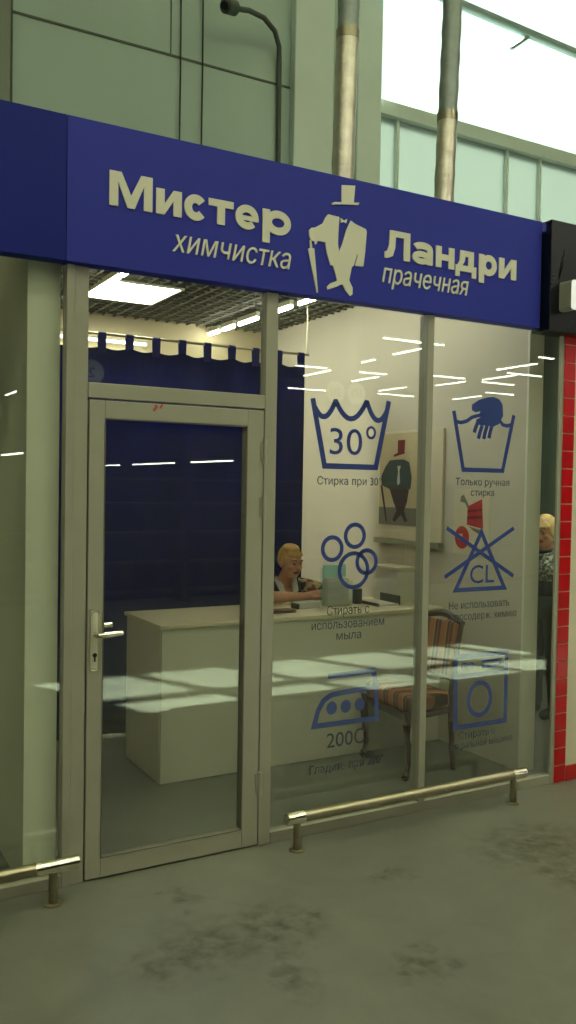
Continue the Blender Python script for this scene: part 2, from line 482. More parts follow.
# translucent lower sheet and glazing
w = setting_empty('window_4', (7.8, 4.05, 3.0), 'bright high window band right of the grey columns', 'window')
obj('translucent_panel', B((5.32, 10.2, 4.05, 4.07, 3.0, 5.66)), M['poly'], w)
bm = B((5.32, 10.2, 3.97, 4.12, 5.62, 5.76), (5.32, 10.2, 4.0, 4.12, 9.1, 9.2))
for x in (5.6, 7.16, 7.68, 9.2): box(bm, x, x+.035, 4.01, 4.1, 3.0, 5.62)
for x in (6.3, 7.2, 8.1, 9.0, 9.8): box(bm, x, x+.09, 4.0, 4.12, 7.9, 10.45)
obj('frame', bm, M['column'], w)
obj('pane', B((5.32, 10.2, 4.055, 4.065, 5.76, 10.45)), M['winglass'], w)
bm = bmesh.new(); tube(bm, [(5.2, 3.7, 6.87), (10.4, 3.7, 6.66)], .05, 10); tube(bm, [(7.2, 3.7, 6.79), (6.9, 3.7, 6.56)], .02, 8)
tag(obj('roof_tie_bar', bm, M['tie'], smooth=True), 'grey tie bar running across the bright high window', 'bar')

def column(name, x0, x1, y0, y1, label):
    bm = B((x0, x1, y0, y1, 0, HZ), bev=.012)
    o = setting(name, bm, M['column'], label=label, cat='column'); return o
column('column_1', 4.28, 4.73, 3.90, 4.0, 'grey painted steel column left of the first duct')
column('column_2', 5.02, 5.32, 3.90, 4.0, 'pale grey column beside the bright window')

setting('column_4', B((.9, 1.58, 3.9, 4.0, 0, HZ), bev=.01), M['conduit2'], label='dark grey column at the upper left edge', cat='column')
# ducts that pierce the shop roof
def duct(x, label, split, lean, R0):
    t = thing('ventilation_duct', label, 'duct', (x, 1.2, 3.2), 'ducts above the shop')
    def wob(z0, z1, r):
        n = max(6, int((z1-z0)/.05)); pts, rs = [], []
        for i in range(n+1):
            z = z0+(z1-z0)*i/n
            pts.append((x+lean*(z-3.2), 1.2, z)); rs.append(r*(1+.035*math.sin(z*31+x*5)))
        bm = bmesh.new(); tube(bm, pts, rs, 18); return bm
    obj('foil_sleeve', wob(3.2, split, R0), M['foil'], t, smooth=True)
    obj('upper_pipe', wob(split-.01, 8.0, R0-.003), M['ductdark'], t, smooth=True)
    bm = bmesh.new(); tube(bm, [(x+lean*(split-3.2), 1.2, split-.03), (x+lean*(split-3.2), 1.2, split+.03)], R0+.004, 18)
    obj('collar', bm, M['steel'], t, smooth=True)
duct(3.105, 'foil wrapped vertical duct in front of the grey columns', 4.62, .02, .073)
duct(3.94, 'slim foil wrapped vertical duct in front of the bright window', 4.28, .03, .069)

for x, lab in ((3.11, 'left one of two thin black cables hanging down the outer wall'), (3.33, 'right one of two thin black cables hanging down the outer wall')):
    bm = bmesh.new(); tube(bm, [(x, 3.98, 3.3), (x+.004, 3.975, 5.5), (x-.006, 3.98, 7.8)], .008, 8)
    tag(obj('hanging_cable', bm, M['cable'], smooth=True), lab, 'cable', 'cables on the outer wall')
cam_ = thing('security_camera', 'small security camera on a curved grey conduit arm high on the outer wall', 'camera', (4.15, 3.97, 4.0))
bm = bmesh.new(); tube(bm, [(4.15, 3.974, 3.3), (4.15, 3.974, 5.0), (4.14, 3.965, 5.8), (4.11, 3.92, 5.95), (4.04, 3.88, 6.06), (3.9, 3.84, 6.13), (3.72, 3.80, 6.13), (3.52, 3.76, 6.08)], .025, 10)
obj('conduit_arm', bm, M['conduit'], cam_, smooth=True)
bm = bmesh.new(); tube(bm, [(3.56, 3.77, 6.09), (3.55, 3.765, 6.088), (3.44, 3.72, 6.06), (3.43, 3.71, 6.05)], [.05, .068, .068, .05], 14)
obj('camera_body', bm, M['conduit'], cam_, smooth=True)
bm = bmesh.new(); tube(bm, [(3.435, 3.712, 6.052), (3.415, 3.70, 6.045)], .036, 14)
obj('lens', bm, M['gasket'], cam_, smooth=True)

# ------------------------------------------------------------------ shop shell
XL, XR, YB, CZ = .978, 3.83, 3.55, 3.1
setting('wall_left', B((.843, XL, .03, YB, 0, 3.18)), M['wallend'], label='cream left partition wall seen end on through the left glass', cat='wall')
setting('wall_right', B((XR, 3.944, .23, YB, 0, 3.18)), M['wallin'], label='cream right partition wall of the shop', cat='wall')
setting('wall_back', B((.843, 3.96, YB, YB+.1, 0, 3.18)), M['wallback'], label='cream back wall of the shop above the blue curtain', cat='wall')
bm = B((.7, 3.98, .04, YB+.1, 3.185, 3.21))
setting('ceiling_plenum', bm, M['plenum'], label='dark void above the shop ceiling grid', cat='ceiling')
bm = bmesh.new()
x = XL+.05
while x < XR-.02:
    box(bm, x, x+.012, .08, YB, CZ, CZ+.05); x += .095
y = .12
while y < YB-.02:
    box(bm, XL, XR, y, y+.012, CZ, CZ+.05); y += .095
setting('ceiling', bm, M['grille'], label='grey open cell grid ceiling inside the shop', cat='ceiling')
setting('trim_3', B((XR-.002, 3.945, .215, .2295, 0, 3.1)), M['litend'], label='added end board of the right partition wall, hall light put into its colour', cat='trim')  # colour lightened to carry the hall light falling on the wall end
# neighbouring spaces
setting('wall_neighbour_left', B((-1.5, .84, .62, .70, 0, 3.18)), M['greyboard'], label='plain grey board wall left of the partition', cat='wall')
setting('wall_neighbour_right', B((3.96, 9, 2.85, 2.95, 0, 3.18)), M['darkwall'], label='dark brown back wall of the neighbouring unit', cat='wall')
setting('ceiling_neighbour', B((3.97, 9, .06, 2.85, 3.14, 3.18)), M['plenum'], label='dark ceiling of the neighbouring unit', cat='ceiling')
bm = B((6.03, 6.55, 1.95, 2.35, 0, 3.14), bev=.01)
setting('column_3', bm, M['tealcol'], label='teal grey pillar inside the neighbouring unit', cat='column')

# lamps in the shop
def lamp_panel(x0, x1, y0, y1, label):
    t = thing('ceiling_panel_lamp', label, 'lamp', ((x0+x1)/2, (y0+y1)/2, CZ))
    bm = B((x0, x1, y0, y0+.02, CZ-.012, CZ+.03), (x0, x1, y1-.02, y1, CZ-.012, CZ+.03), (x0, x0+.02, y0+.02, y1-.02, CZ-.012, CZ+.03), (x1-.02, x1, y0+.02, y1-.02, CZ-.012, CZ+.03))
    obj('rim', bm, M['letters'], t)
    obj('diffuser', B((x0+.02, x1-.02, y0+.02, y1-.02, CZ-.008, CZ+.02)), M['panel'], t)
lamp_panel(1.87, 2.45, 2.22, 2.86, 'large square glowing ceiling panel lamp above the door')
def strip_lamp(a, b, label, group, m='track', w=.034, h=.05, hang=None):
    ax = 0 if abs(b[0]-a[0]) > abs(b[1]-a[1]) else 1
    c = [(a[i]+b[i])/2 for i in range(3)]
    t = thing('strip_lamp', label, 'lamp', c, group)
    L = abs(b[ax]-a[ax])/2
    dx, dy = (L, w/2) if ax == 0 else (w/2, L)
    obj('housing', B((c[0]-dx, c[0]+dx, c[1]-dy, c[1]+dy, c[2]+.012, c[2]+h), bev=.004), M['letters'], t)
    if hang:
        for f in (-.7, .7):
            q_ = [c[0], c[1]]; q_[ax] += f*L
            bm = bmesh.new(); tube(bm, [(*q_, c[2]+h), (*q_, hang)], .004, 6); obj('suspension_cord', bm, M['cable'], t)
    k = .004
    obj('diffuser', B((c[0]-dx+k, c[0]+dx-k, c[1]-dy+k, c[1]+dy-k, c[2]-.014, c[2]+.0118), bev=.006), M[m], t)
    return t
zs = 3.03
for (y0, y1, lab) in ((2.02, 2.48, 'strip lamp of the right ceiling row nearest the shop front'), (2.56, 2.90, 'second strip lamp from the front in the right ceiling row'),
                      (2.98, 3.20, 'third strip lamp from the front in the right ceiling row'), (3.27, 3.50, 'rearmost strip lamp in the right ceiling row')):
    strip_lamp((3.22, y0, zs), (3.22, y1, zs), lab, 'strip lamps of the shop ceiling', hang=3.185)
for (x, y0, y1, lab) in ((3.22, .30, 1.05, 'unseen front strip lamp added to the right ceiling row, behind the sign'), (3.22, 1.13, 1.92, 'unseen strip lamp added to the right ceiling row behind the sign'),
                         (1.84, .30, .88, 'unseen front strip lamp added to the left ceiling row, behind the sign'), (1.84, .95, 1.60, 'unseen strip lamp added to the left ceiling row behind the sign')):
    strip_lamp((x, y0, zs), (x, y1, zs), lab, 'strip lamps of the shop ceiling', hang=3.185)  # hidden lamps added to brighten the front of the shop
strip_lamp((1.84, 1.66, zs), (1.84, 1.80, zs), 'short front strip lamp before the square ceiling panel', 'strip lamps of the shop ceiling', hang=3.185)
strip_lamp((1.84, 1.84, zs), (1.84, 2.12, zs), 'strip lamp touching the square ceiling panel', 'strip lamps of the shop ceiling', hang=3.185)
bl_ = strip_lamp((1.55, 3.48, 2.885), (2.64, 3.48, 2.885), 'long strip lamp on the back wall above the blue curtain', 'strip lamps on the back wall', m='faint', w=.022, h=.022)
for x in (1.7, 2.1, 2.5): obj('wall_bracket', B((x, x+.02, 3.485, 3.5505, 2.898, 2.906)), M['letters'], bl_)

# ------------------------------------------------------------------ facade
FR = M['frame']
# left glazing
w1 = setting_empty('window_1', (.3, 0, 0), 'large glass pane left of the door', 'window')
obj('frame', B((-1.6, .9875, -.03, .025, 0, .05), (.988, 1.0218, -.03, .03, 0, 2.6), (1.022, 1.083, -.022, .03, 0, 2.6), bev=.003), FR, w1)
obj('pane', B((-1.6, .987, -.004, .004, .05, 2.6)), M['glass'], w1)
# transom light over the door
w2 = setting_empty('window_2', (1.5, 0, 2.05), 'glass light above the door', 'window')
obj('frame', B((1.084, 1.921, -.025, .03, 2.058, 2.122), bev=.003), FR, w2)
obj('pane', B((1.084, 1.921, -.004, .004, 2.123, 2.6)), M['glass'], w2)
# right glazing with two panes
w3 = setting_empty('window_3', (2.9, 0, 0), 'wide two pane shop window right of the door', 'window')
bm = B((1.922, 1.985, -.025, .03, 0, 2.6), (1.986, 3.850, -.025, .03, 0, .052), (3.826, 3.851, -.03, -.014, 0, 2.6), bev=.003)
obj('frame', bm, FR, w3)
obj('mullion', B((2.866, 2.908, -.03, .04, .053, 2.6), bev=.003), FR, w3)
obj('pane', B((1.986, 2.865, -.004, .004, .053, 2.6)), M['glass'], w3)
obj('pane', B((2.909, 3.850, -.004, .004, .053, 2.6)), M['glass'], w3)

# door
d = setting_empty('door_1', (1.5, 0, 0), 'grey aluminium glazed entrance door, closed', 'door')
x0, x1, z0, z1 = 1.089, 1.915, .008, 2.05
bm = B((x0, 1.155, -.028, .028, z0, z1), (1.832, x1, -.028, .028, z0, z1), (1.155, 1.832, -.028, .028, z0, .092), (1.155, 1.832, -.028, .028, 1.975, z1), bev=.003)
obj('door_frame', bm, FR, d)
bm = B((1.155, 1.159, -.030, .02, .092, 1.975), (1.828, 1.832, -.030, .02, .092, 1.975), (1.159, 1.828, -.030, .02, .092, .096), (1.159, 1.828, -.030, .02, 1.971, 1.975))
obj('glazing_bead', bm, M['bead'], d)
obj('pane', B((1.16, 1.827, -.004, .004, .097, 1.97)), M['glass'], d)
pl = obj('handle_plate', B((1.101, 1.137, -.036, -.0285, .905, 1.162), bev=.012), M['letters'], d)
bm = bmesh.new(); tube(bm, [(1.119, -.036, 1.060), (1.119, -.075, 1.060), (1.128, -.088, 1.061), (1.16, -.09, 1.063), (1.225, -.088, 1.066)], [.012, .012, .013, .013, .010], 12)
obj('handle', bm, M['chrome'], pl, smooth=True)
bm = bmesh.new(); tube(bm, [(1.119, -.037, .972), (1.119, -.040, .972)], .0095, 14); box(bm, 1.1155, 1.1225, -.0405, -.037, .945, .972)
obj('keyhole', bm, M['blackknob'], pl, smooth=True)
bm = bmesh.new(); tube(bm, [(1.119, .028, 1.07), (1.119, .075, 1.07), (1.13, .088, 1.071), (1.235, .088, 1.076)], .012, 12)
obj('inner_handle', bm, M['chrome'], d, smooth=True)
for z in (1.92-.06, 1.60, .30):
    bm = bmesh.new(); tube(bm, [(1.918, -.036, z-.055), (1.918, -.036, z+.055)], .010, 12); box(bm, 1.900, 1.936, -.034, -.029, z-.045, z+.045)
    obj('hinge', bm, FR, d, smooth=True)
bm = bmesh.new()
strip(bm, [(1.372, 2.018), (1.385, 2.035), (1.380, 2.044)], .012, facade(-.0295), 0, .001)
strip(bm, [(1.402, 2.03), (1.412, 2.048)], .010, facade(-.0295), 0, .001)
obj('red_mark', bm, M['redtape'], d)

# ------------------------------------------------------------------ sign
SY = -.06
sg = thing('shop_sign', 'long blue fascia sign with cream lettering and gentleman emblem over the shop front', 'sign', (2.3, SY, 2.9))
obj('panel', B((.976, 3.625, SY, .02, 2.603, 3.19), bev=.002), M['sign'], sg)
pf = facade(SY)
def lettering(name, body, xa, xb, za, zb, bold, shear=0., sp=1.):
    bm = bmesh.new(); text_into(bm, body, xa, xb, za, zb, pf, -.006, 0, bold, shear, sp)
    obj(name, bm, M['letters'], sg)
def glyph(bm, ch, x0, z0, w, H, xh, s, d0, d1):
    pl = lambda u, q, d: (x0+u, SY+d, z0+q)
    P_ = lambda pts: prism(bm, pts, pl, d0, d1)
    A_ = lambda pts, wid, cl=False: strip(bm, pts, wid, pl, d0+random.uniform(-.0002, .0002), d1, cl)
    def oval(cx, cz, rx, rz, a0, a1, wid, n=26):
        A_([(cx+rx*math.cos(a0+(a1-a0)*i/n), cz+rz*math.sin(a0+(a1-a0)*i/n)) for i in range(n+1)], wid)
    t = s*.82
    if ch == 'М':
        P_([(0,0),(0,H),(s*1.35,H),(w/2,.36*H),(w-s*1.35,H),(w,H),(w,0),(w-s,0),(w-s,.70*H),(w/2+s*.42,0),(w/2-s*.42,0),(s,.70*H),(s,0)])
    elif ch == 'и':
        P_([(0,0),(0,xh),(s,xh),(s,.42*xh),(w-s,xh),(w,xh),(w,0),(w-s,0),(w-s,.58*xh),(s,0)])
    elif ch == 'с':
        oval(w/2, xh/2, w/2-s/2, xh/2-t/2, math.radians(38), math.radians(322), s*.95)
    elif ch == 'т':
        P_([(0,xh-t),(0,xh),(w,xh),(w,xh-t),(w/2+s/2,xh-t),(w/2+s/2,0),(w/2-s/2,0),(w/2-s/2,xh-t)])
    elif ch == 'е':
        oval(w/2, xh/2, w/2-s/2, xh/2-t/2, 0, math.radians(318), s*.86)
        A_([(s*.6, xh*.46), (w-s*.05, xh*.46)], xh*.19)
    elif ch == 'р':
        P_([(0,-.30*H),(0,xh),(s,xh),(s,-.30*H)])
        A_([(w/2+s*.18+(w/2-s*.62)*math.cos(2*PI*i/28), xh/2+(xh/2-t/2)*math.sin(2*PI*i/28)) for i in range(28)], s*.9, True)
    elif ch == 'Л':
        P_([(0,0),(0,.22*H),(.10*w,.26*H),(.165*w,.46*H),(.19*w,H),(w,H),(w,0),(w-s*1.05,0),(w-s*1.05,H-t),(.19*w+s,H-t),(.17*w+s,.40*H),(.13*w+s*.8,.10*H),(.12*w,0)])
    elif ch == 'а':
        P_([(w-s,0),(w-s,xh*.72),(w,xh*.72),(w,0)])
        oval(w/2, xh*.70, w/2-s/2, xh*.30-t/2, 0, math.radians(165), s*.92, 18)
        A_([(w*.45+(w*.45-s*.45)*math.cos(2*PI*i/24), xh*.29+(xh*.29-t*.42)*math.sin(2*PI*i/24)) for i in range(24)], s*.80, True)
    elif ch == 'н':
        P_([(0,0),(0,xh),(s,xh),(s,xh*.5+t*.5),(w-s,xh*.5+t*.5),(w-s,xh),(w,xh),(w,0),(w-s,0),(w-s,xh*.5-t*.5),(s,xh*.5-t*.5),(s,0)])
    elif ch == 'д':
        P_([(0,-.20*H),(0,t),(w,t),(w,-.20*H),(w-s*.8,-.20*H),(w-s*.8,0),(s*.8,0),(s*.8,-.20*H)])
        P_([(.10*w,t),(.20*w,.5*xh),(.22*w,xh),(w-s*.5,xh),(w-s*.5,t),(w-s*1.5,t),(w-s*1.5,xh-t),(.22*w+s*.95,xh-t),(.20*w+s*.9,.5*xh),(.12*w+s*.8,t)])
def word(spec, z0, H, xh, s):
    bm = bmesh.new()
    for ch, a, b in spec: glyph(bm, ch, a, z0, b-a, H, xh, s, -.006, 0)
    o = obj('large_lettering', bm, M['letters'], sg)
word((('М',1.152,1.341),('и',1.358,1.475),('с',1.486,1.596),('т',1.603,1.724),('е',1.731,1.853),('р',1.872,2.020)), 2.857, .144, .108, .038)
word((('Л',2.556,2.712),('а',2.726,2.858),('н',2.878,3.000),('д',3.008,3.150),('р',3.168,3.292),('и',3.310,3.434)), 2.840, .140, .108, .037)
lettering('small_lettering', 'химчистка', 1.435, 2.024, 2.708, 2.806, 0, .22)
lettering('small_lettering', 'прачечная', 2.545, 3.100, 2.718, 2.816, 0, .22)
HAT = [(-.003,.247),(.074,.258),(.067,.176),(.1,.181),(.093,.169),(.036,.162),(-.027,.152),(-.055,.145),(-.059,.151),(-.043,.160),(-.002,.166)]
LEFT = [(-.077,.096),(-.014,.093),(-.018,.017),(-.019,-.036),(-.012,-.072),(.003,-.126),(.017,-.224),(.001,-.226),(-.018,-.237),(-.072,-.259),(-.076,-.246),(-.058,-.227),(-.019,-.21),(-.028,-.183),(-.043,-.142),(-.06,-.141),(-.081,-.085),(-.091,-.039),(-.132,-.037),(-.14,-.055),(-.147,-.056),(-.151,-.043),(-.169,-.04),(-.179,-.022),(-.181,.004),(-.168,.018),(-.149,.022),(-.107,.048),(-.092,.077)]
RIGHT = [(-.012,-.072),(.005,-.033),(.027,.037),(.052,.087),(.079,.075),(.14,.06),(.146,.049),(.139,-.053),(.13,-.122),(.083,-.125),(.097,-.066),(.09,-.074),(.074,-.126),(.063,-.134),(.049,-.2),(.07,-.234),(.069,-.265),(.056,-.274),(.03,-.252),(.009,-.221),(-.001,-.127)]
UMB = [(-.176,-.041),(-.167,-.043),(-.162,-.076),(-.151,-.076),(-.126,-.278),(-.132,-.282),(-.185,-.082),(-.173,-.076)]
BOW = [(-.006,.09),(.013,.081),(.031,.092),(.026,.07),(.012,.075),(-.003,.068)]
ex, ez = 2.30, 2.90
def shift(poly, s=1.): return [(ex+u*s, ez+w*s) for u, w in poly]
bm = bmesh.new()
prism(bm, shift(LEFT), pf, -.006, 0); prism(bm, shift(RIGHT), pf, -.0062, 0)
em = obj('emblem', bm, M['letters'], sg)
for nm, po in (('hat', HAT), ('umbrella', UMB), ('bow_tie', BOW)):
    bm = bmesh.new(); prism(bm, shift(po), pf, -.006, 0); obj(nm, bm, M['letters'], em)
# plain dark blue panel left of the sign
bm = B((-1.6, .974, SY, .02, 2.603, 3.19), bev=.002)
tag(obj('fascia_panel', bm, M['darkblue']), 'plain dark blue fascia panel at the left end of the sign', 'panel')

# ------------------------------------------------------------------ laundry symbols on the glass
SYM = facade(.0048)
T = .0008
def decal(label, z, x):
    return thing('care_symbol_sticker', label, 'sticker', (x, .005, z), 'laundry symbol stickers on the shop window')
def sym(t, f, name='symbol'):
    bm = bmesh.new(); f(bm); return obj(name, bm, M['sticker'], t)
def cap(t, lines):
    for body, a, b, z0, z1 in lines:
        bm = bmesh.new(); text_into(bm, body, a, b, z0, z1, SYM, 0, T, 0)
        obj('caption', bm, M['caption'], t)
def arc(cx, cz, r, a0, a1, n=12, rz=None):
    return [(cx+r*math.cos(a0+(a1-a0)*i/n), cz+(rz or r)*math.sin(a0+(a1-a0)*i/n)) for i in range(n+1)]
# 1 wash tub, 30 degrees
t = decal('blue wash tub symbol reading 30 degrees on the left pane', 1.95, 2.42)
def f(bm):
    strip(bm, [(2.198, 2.128), (2.272, 1.803), (2.578, 1.803), (2.651, 2.142)], .028, SYM, 0, T)
    pts = []
    for (a, b, lo) in (((2.212, 2.082), (2.33, 2.122), 2.052), ((2.33, 2.122), (2.515, 2.130), 2.048), ((2.515, 2.130), (2.64, 2.088), 2.05)):
        for i in range(11):
            s = i/10; z = a[1]+(b[1]-a[1])*s; c = min(a[1], b[1])
            pts.append((a[0]+(b[0]-a[0])*s, z-(4*s*(1-s))*(.5*(a[1]+b[1])-lo+.012)))
    up = [(x, z+.004) for x, z in pts]
    strip(bm, up, .026, SYM, 0.0001, T)
sym(t, f)
bm = bmesh.new(); text_into(bm, '30', 2.300, 2.492, 1.862, 1.998, SYM, 0, T, .012)
strip(bm, circ(2.545, 1.977, .024, .027, 20), .013, SYM, 0, T, closed=True); obj('number', bm, M['sticker'], t)
cap(t, [('Стирка при 30°', 2.232, 2.614, 1.712, 1.752)])
# 2 hand wash
t = decal('blue hand in a wash tub symbol on the right pane', 2.0, 3.29)
def f(bm):
    strip(bm, [(3.078, 2.118), (3.152, 1.806), (3.436, 1.806), (3.510, 2.118)], .024, SYM, 0, T)
    strip(bm, [(3.094, 2.062), (3.13, 2.058), (3.17, 2.068), (3.205, 2.09), (3.25, 2.102), (3.30, 2.104)], .020, SYM, 0.0001, T)
    strip(bm, [(3.40, 2.088), (3.43, 2.060), (3.46, 2.056), (3.495, 2.064)], .020, SYM, 0.0001, T)
    prism(bm, [(3.203,2.158),(3.25,2.186),(3.318,2.206),(3.36,2.21),(3.4,2.198),(3.424,2.172),(3.43,2.11),(3.40,2.062),(3.36,2.047),(3.23,2.052),(3.239,2.082),(3.285,2.098),(3.255,2.106),(3.266,2.127),(3.23,2.118),(3.204,2.128)], SYM, -.0001, T)
    for a, b in (((3.243,2.054),(3.224,2.008)), ((3.279,2.050),(3.255,1.976)), ((3.315,2.050),(3.293,1.976)), ((3.35,2.052),(3.33,1.982))):
        strip(bm, [a, ((a[0]+b[0])/2-.002, (a[1]+b[1])/2), b], .024, SYM, 0, T)
sym(t, f)
cap(t, [('Только ручная', 3.102, 3.488, 1.722, 1.762), ('стирка', 3.210, 3.378, 1.666, 1.704)])
# 3 bubbles
t = decal('four blue soap bubble rings on the left pane', 1.35, 2.42)
def f(bm):
    for cx, cz, r in ((2.326, 1.396, .056), (2.459, 1.458, .056), (2.455, 1.285, .085), (2.533, 1.325, .058)):
        strip(bm, circ(cx, cz, r), .021, SYM, 0, T*random.uniform(.8, 1.2), closed=True)
sym(t, f)
cap(t, [('Стирать с', 2.301, 2.554, 1.066, 1.112), ('использованием', 2.215, 2.650, .998, 1.042), ('мыла', 2.360, 2.508, .940, .984)])
# 4 no bleach
t = decal('blue crossed out CL triangle symbol on the right pane', 1.33, 3.29)
def f(bm):
    strip(bm, [(3.292, 1.468), (3.118, 1.155), (3.470, 1.155)], .024, SYM, 0, T, closed=True)
    strip(bm, [(3.048, 1.492), (3.290, 1.355), (3.535, 1.218)], .022, SYM, -.0001, T)
    strip(bm, [(3.042, 1.229), (3.287, 1.358), (3.531, 1.487)], .022, SYM, -.0002, T)
sym(t, f)
bm = bmesh.new(); text_into(bm, 'CL', 3.218, 3.392, 1.188, 1.292, SYM, 0, T, .014); obj('lettering', bm, M['sticker'], t)
cap(t, [('Не использовать', 3.075, 3.510, 1.052, 1.094), ('хлорсодерж. химию', 3.062, 3.566, .990, 1.032)])
# 5 iron
t = decal('blue iron symbol with three dots on the left pane', .62, 2.43)
def f(bm):
    strip(bm, [(2.315, .762), (2.590, .768), (2.606, .68), (2.617, .52), (2.238, .522), (2.262, .60), (2.292, .645), (2.336, .668), (2.42, .675), (2.606, .68)], .027, SYM, 0, T)
    for x in (2.340, 2.424, 2.508): prism(bm, circ(x, .602, .031, .033), SYM, 0, T)
sym(t, f)
bm = bmesh.new(); text_into(bm, '200С', 2.314, 2.546, .404, .480, SYM, 0, T, .006); obj('number', bm, M['caption'], t)
cap(t, [('Гладить при 200°', 2.219, 2.660, .284, .328)])
# 6 washing machine
t = decal('blue washing machine symbol on the right pane', .6, 3.31)
def f(bm):
    strip(bm, [(3.131, .790), (3.500, .790), (3.500, .404), (3.137, .404)], .028, SYM, 0, T, closed=True)
    strip(bm, [(3.145, .684), (3.490, .684)], .024, SYM, .0001, T)
    strip(bm, circ(3.308, .546, .080, .090, 40), .025, SYM, 0, T, closed=True)
    for x in (3.188, 3.242): prism(bm, circ(x, .736, .019, .021, 20), SYM, 0, T)
    strip(bm, [(3.325, .752), (3.455, .752), (3.455, .722), (3.325, .722)], .016, SYM, 0, T, closed=True)
sym(t, f)
cap(t, [('Стирать в', 3.165, 3.428, .337, .379), ('стиральной машине', 3.108, 3.560, .283, .323)])

# ------------------------------------------------------------------ guard rails
def rail(xa, xb, posts, joints, label):
    t = thing('guard_rail', label, 'rail', ((xa+xb)/2, -.155, 0), 'low steel guard rails')
    bm = bmesh.new(); tube(bm, [(xa+.015, -.155, .155), (xb-.015, -.155, .155)], .026, 20); obj('tube', bm, M['steel'], t, smooth=True)
    for x, s in ((xa, 1), (xb, -1)):
        bm = bmesh.new(); tube(bm, [(x-.004*s, -.155, .155), (x, -.155, .155), (x+.09*s, -.155, .155)], [.022, .0285, .0285], 20)
        obj('end_cap', bm, M['chrome'], t, smooth=True)
    for x in joints:
        bm = bmesh.new(); tube(bm, [(x-.05, -.155, .155), (x+.05, -.155, .155)], .0282, 20); obj('sleeve', bm, M['chrome'], t, smooth=True)
    for x in posts:
        bm = bmesh.new(); tube(bm, [(x, -.155, .008), (x, -.155, .132)], .018, 16); p = obj('post', bm, M['steel'], t, smooth=True)
        bm = bmesh.new(); tube(bm, [(x, -.155, 0), (x, -.155, .006), (x, -.155, .008)], [.036, .036, .03], 20); obj('floor_flange', bm, M['steel'], p, smooth=True)
rail(2.003, 3.496, (2.058, 3.417), (), 'low steel guard rail in front of the right shop window')
rail(-.9, 1.022, (-.4, .921), (.90,), 'low steel guard rail ending left of the door')

# ------------------------------------------------------------------ right neighbour front
bm = B((3.852, 4.9, -.026, .004, 0, 2.6))
setting('wall_front', bm, M['whitetile'], label='cream tiled wall at the right edge', cat='wall')
bm = bmesh.new(); box(bm, 3.853, 3.945, -.031, -.026, 0, 2.6); box(bm, 3.945, 4.9, -.031, -.026, 0, .094)
ri = bmesh.new()
z = .004; k = 0
while z < 2.58:
    box(ri, 3.855, 3.943, -.036, -.031, z, min(z+.0960, 2.598), bev=.002); z += .1015
x = 3.949
while x < 4.88:
    box(ri, x, x+.0915, -.036, -.031, .003, .091, bev=.002); x += .0965
tb = setting('trim_2', bm, M['grout'], label='border of square red tiles on the cream wall', cat='tiles')
setting('red_tile', ri, M['redtile'], tb)
ns = thing('neighbour_sign', 'black fascia sign box with a white letter right of the blue sign', 'sign', (4.3, -.10, 2.9))
obj('panel', B((3.640, 5.2, -.115, .02, 2.585, 3.195), bev=.006), M['blackbox'], ns)
bm = bmesh.new(); pn = facade(-.115)
for i in range(4):
    strip(bm, arc(3.60, 3.02-.035*i, .145-.012*i, -1.15, .15, 10), .010, pn, -.004, 0)
for i in range(4): strip(bm, [(3.78+.07*i, 2.61), (3.83+.07*i, 2.66)], .014, pn, -.004, 0)
obj('relief_pattern', bm, M['relief'], ns)
def letter_bars(bm, d0, d1, g=0.):
    a, b, c, e, r = 3.711+g, 3.765-g, 2.694+g, 2.858-g, .018
    prism(bm, [(a+r-r*math.cos(q), c+r-r*math.sin(q)) for q in (0, .52, 1.05, PI/2)]+[(b-r+r*math.sin(q), c+r-r*math.cos(q)) for q in (0, .52, 1.05, PI/2)]+
          [(b-.001, e)]+[(a+r-r*math.sin(q), e-r+r*math.cos(q)) for q in (0, .52, 1.05, PI/2)], facade(-.115), d0, d1)
    strip(bm, [(3.76, 2.840)]+arc(3.80, 2.796, .044, PI/2, -PI/2, 12)+[(3.76, 2.752)], .036-2*g, facade(-.115), d0-.0003, d1)
bm = bmesh.new(); letter_bars(bm, -.085, 0); lt = obj('letter', bm, M['greyreturn'], ns)
bm = bmesh.new(); letter_bars(bm, -.089, -.0855, .001); obj('letter_face', bm, M['whiteface'], lt)

# ------------------------------------------------------------------ counter
ct = thing('reception_counter', 'cream laminate reception counter across the shop', 'counter', (2.8, 1.25, 0))
obj('front_panel', B((1.815, 3.815, .962, .982, .005, .885)), M['counter'], ct)
obj('side_panel', B((1.812, 1.832, .983, 1.54, .005, .885)), M['counter'], ct)
obj('worktop', B((1.80, 3.822, .945, 1.56, .8855, .907), bev=.002), M['countertop'], ct)
obj('shelf', B((1.833, 3.81, .983, 1.2, .60, .618)), M['counter'], ct)

TZ = .907
o = tag(obj('notebook', B((2.575, 2.765, 1.10, 1.20, TZ, TZ+.018), bev=.003), M['brownbook']), 'closed brown notebook lying on the counter edge', 'notebook')
bm = B((2.86, 3.02, 1.22, 1.31, TZ, TZ+.042), bev=.006)
wb = tag(obj('card_reader', bm, M['paperwhite']), 'small white device with dark edge before the seated woman', 'device')
obj('dark_end', B((2.846, 2.859, 1.222, 1.308, TZ, TZ+.034), bev=.003), M['dark'], wb)
